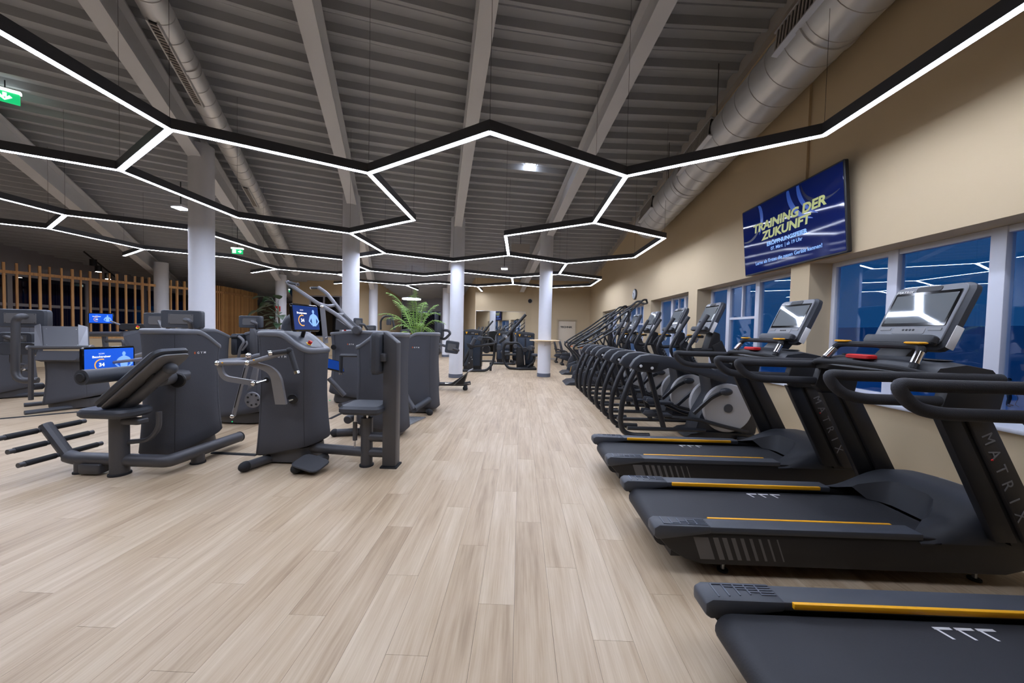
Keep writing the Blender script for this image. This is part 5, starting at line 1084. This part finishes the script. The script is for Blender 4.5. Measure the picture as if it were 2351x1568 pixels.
for k in range(9):
    a = k * 2.4; tube('stem', 'palm_stem', [pc + V((.06 * math.cos(a), .06 * math.sin(a), .34)), pc + V((.10 * math.cos(a), .10 * math.sin(a), 1.25 + .1 * math.sin(k)))], [.014, .006], t, n=6)
pc = V((-8.15, 11.6, 0)); t = thing('potted_plant', 'tall dark leafed potted plant in front of the wooden screen end', 'plant', pc)
MB().lathe([(.18, 0), (.22, .45), (.24, .5), (.20, .5), (.19, .44)], 24, Matrix.Translation(pc)).build('pot', 'pot', t, world=True)
tube('trunk', 'trunk', [pc + V((0, 0, .45)), pc + V((.04, 0, 1.2)), pc + V((-.03, 0, 2.1))], [.05, .03], t, .2, n=10)
LF = [(-8.795,11.500,2.369),(-8.632,11.700,2.392),(-8.144,11.500,2.411),(-8.601,11.400,2.047),(-8.496,11.700,2.129),(-8.943,11.500,1.901),(-8.933,11.800,1.949),(-7.940,11.400,1.801),(-8.284,11.700,1.867),(-8.042,11.400,1.525),(-8.423,11.300,1.600),(-8.422,11.600,1.566),(-8.303,11.600,1.392),(-8.424,11.400,1.358),(-8.337,11.400,2.254),(-8.811,11.800,2.190),(-8.117,11.300,1.707),(-8.424,11.400,1.820)]
for k, q in enumerate(LF):
    q = V(q); st = pc + V((0, 0, max(.9, q.z - .25 - .1 * (k % 3)))); d = (q - st); d.z *= .25
    if d.length < .05: d = V((.1, .1, 0))
    d.normalize(); s = d.cross(V((0, 0, 1))).normalized(); L_ = .38 + .08 * math.sin(k * 3); W_ = .15; drop = .14 + .16 * (k % 2)
    lf = MB(); P = []
    o_ = [(0, 0), (.10, .55), (.28, 1), (.5, .92), (.75, .55), (1, 0)]
    for u, wv in o_:
        p = q + d * (u - .5) * L_ + V((0, 0, .04 - drop * u * u)); P.append((p - s * wv * W_ + V((0, 0, .02 * wv)), p + V((0, 0, -.015 * wv)), p + s * wv * W_ + V((0, 0, .02 * wv))))
    vs = [x for r in P for x in r]; lf.add(vs, [(3 * i + j, 3 * i + j + 1, 3 * i + j + 4, 3 * i + j + 3) for i in range(5) for j in (0, 1)]); lf.build('leaf', 'dark_leaf', t, world=True, smooth=60)
    tube('leaf_stalk', 'dark_leaf', [st, (st + q) / 2 + V((0, 0, .08)), q - d * L_ * .5], .007, t, .1, n=5)
# ================================================================ wooden slat partition
fp = thing('slat_partition', 'long timber slat partition standing on a low beige half wall at the left', 'partition', (-13.6, 12.5, 0))
poly_ = [V((-15.35, 9.2, 0)), V((-13.75, 12.6, 0)), V((-13.3, 13.9, 0)), V((-13.05, 15.0, 0)), V((-13.3, 16.4, 0)), V((-13.9, 18.1, 0))]
def along(s):
    for a, b_ in zip(poly_[:-1], poly_[1:]):
        l = (b_ - a).length
        if s <= l: return a.lerp(b_, s / l), (b_ - a) / l
        s -= l
    return poly_[-1], (poly_[-1] - poly_[-2]).normalized()
TL = sum((b_ - a).length for a, b_ in zip(poly_[:-1], poly_[1:]))
m0 = MB().box(-.022, .022, -.045, .045, .92, 3.1); so = m0.build('slat', 'slat_wood', fp); so.location = V((0, 0, 0)); k = 0; s = .10; I0 = MW(fp).inverted()
while s < TL:
    p, d = along(s); o = so if k == 0 else so.copy()
    if k: COL.objects.link(o); o.parent = fp
    o.location = I0 @ V((p.x, p.y, .004 * math.sin(k * 5))); o.rotation_euler = (0, 0, math.atan2(d.y, d.x)); o.scale = (1 + .25 * math.sin(k * 2.3), 1, 1)
    k += 1; s += .205 + .03 * math.sin(k * 1.7) if p.y < 14.6 else .085
for a, b_ in zip(poly_[:-1], poly_[1:]):
    d = (b_ - a); L_ = d.length; R = Matrix.Translation(a) @ Matrix.Rotation(math.atan2(d.y, d.x), 4, 'Z')
    MB().box(0, L_, -.075, -.045, 2.78, 2.87, R).build('rail', 'slat_wood', fp, world=True); MB().box(-.01, L_ + .01, -.10, .10, .87, .92, R).build('sill', 'slat_wood', fp, world=True)
    MB().box(0, L_, -.07, .07, 0, .87, R).build('half_wall', 'wall_beige', fp, world=True)
# ceiling spot track behind the partition
t = thing('spot_track', 'ceiling track with three small cylinder spotlights behind the slats', 'light', (-15.132,12.000,3.699)); tube('track', 'black', [(-14.884,11.600,3.795), (-15.853,13.400,3.133)], .025, t, n=6)
for q, on in ((V((-14.946,11.900,3.485)), 0), (V((-15.134,12.200,3.323)), 1), (V((-15.512,12.800,3.147)), 1)):
    hd = tube('spotlight', 'black', [q + V((0, 0, .11)), q - V((0, 0, .11))], .09, t, n=18)
    if on: disc('lamp_face', 'lamp_warm', q - V((0, 0, .113)), (0, 0, 1), .07, .008, hd, 18)
fs_ = thing('fire_sign', 'small red and white fire safety sign behind the leafy plant', 'sign', (-10.512,14.900,2.160)); slab('sign_board', 'red', (-10.512,14.900,2.160), (.22, .22, .012), (1, 0, 0), (0, 0, 1), fs_, .005); slab('pictogram', 'white', V((-10.551,14.900,2.103)) + V((0, -.009, 0)), (.10, .12, .004), (1, 0, 0), (0, 0, 1), fs_, .004)
ap = thing('ceiling_unit', 'square grey unit hanging under the roof between the middle columns', 'ventilation unit', (-0.055,11.600,4.126)); slab('housing', 'trim_grey', (-0.055,11.600,4.126), (.6, .28, .3), (1, 0, 0), (0, 0, 1), ap, .02); tube('rod', 'wire', [(-0.057,11.600,4.254), ((-0.057,11.600,4.254)[0], 11.6, zd(0, 11.6) + .05)], .01, ap, n=6)
# ================================================================ a person down in the sports hall outside
def person():
    o = V((30.55, 22.4, -2.6)); t = thing('person', 'person in dark sleeveless sportswear standing down in the blue sports hall', 'person', o, .5)
    me = bpy.data.meshes.new('body'); J = {'pel': (0, 0, .95, .14), 'bel': (0, 0, 1.12, .125), 'che': (0, .01, 1.32, .15), 'nec': (0, .01, 1.48, .06), 'hed': (0, .0, 1.56, .075), 'top': (0, .0, 1.68, .085), 'cro': (0, 0, 1.73, .05)}
    E_ = [('pel', 'bel'), ('bel', 'che'), ('che', 'nec'), ('nec', 'hed'), ('hed', 'top'), ('top', 'cro')]
    for s, n in ((-1, 'l'), (1, 'r')):
        J.update({'sh' + n: (s * .19, 0, 1.40, .065), 'el' + n: (s * .27, .03, 1.14, .045), 'wr' + n: (s * .24, -.14, .96, .032), 'ha' + n: (s * .23, -.2, .92, .035), 'hi' + n: (s * .12, 0, .88, .105), 'kn' + n: (s * .26, -.04, .50, .065), 'an' + n: (s * .34, .02, .09, .042), 'to' + n: (s * .38, -.16, .04, .035)})
        E_ += [('che', 'sh' + n), ('sh' + n, 'el' + n), ('el' + n, 'wr' + n), ('wr' + n, 'ha' + n), ('pel', 'hi' + n), ('hi' + n, 'kn' + n), ('kn' + n, 'an' + n), ('an' + n, 'to' + n)]
    K = list(J); me.from_pydata([J[k][:3] for k in K], [(K.index(a), K.index(b_)) for a, b_ in E_], [])
    ob = bpy.data.objects.new('body', me); COL.objects.link(ob); ob.parent = t
    sk = ob.modifiers.new('skin', 'SKIN'); 
    for i, k in enumerate(K): me.skin_vertices[0].data[i].radius = (J[k][3], J[k][3]); me.skin_vertices[0].data[i].use_root = (k == 'pel')
    ob.modifiers.new('sub', 'SUBSURF').levels = 2
    dg = bpy.context.evaluated_depsgraph_get(); m2 = bpy.data.meshes.new_from_object(ob.evaluated_get(dg)); ob.modifiers.clear(); ob.data = m2; m2.shade_smooth()
    m2.materials.clear(); m2.materials.append(MATS['skin']); m2.materials.append(MATS['cloth'])
    for p in m2.polygons: z = p.center.z; x = abs(p.center.x); p.material_index = 1 if (.12 < z < .98 and not (x > .2 and z > .85)) or (.95 <= z < 1.43 and x < .19) or z < .07 else 0
    ball('hair', 'hair', (0, .025, 1.68), .105, t, (1, 1.05, 1.0), world=False)
    for s in (-1, 1): ball('eye', 'ink', (s * .035, -.085, 1.64), .010, t, world=False, n=8)
    ball('nose', 'skin', (0, -.095, 1.615), .016, t, world=False, n=8)
    MB().tube([(.23, -.2, .92), (.42, -.3, .5), (.36, -.2, .12), (.0, -.4, .04)], .012, 6, .1).build('rope', 'rubber', t)
person()
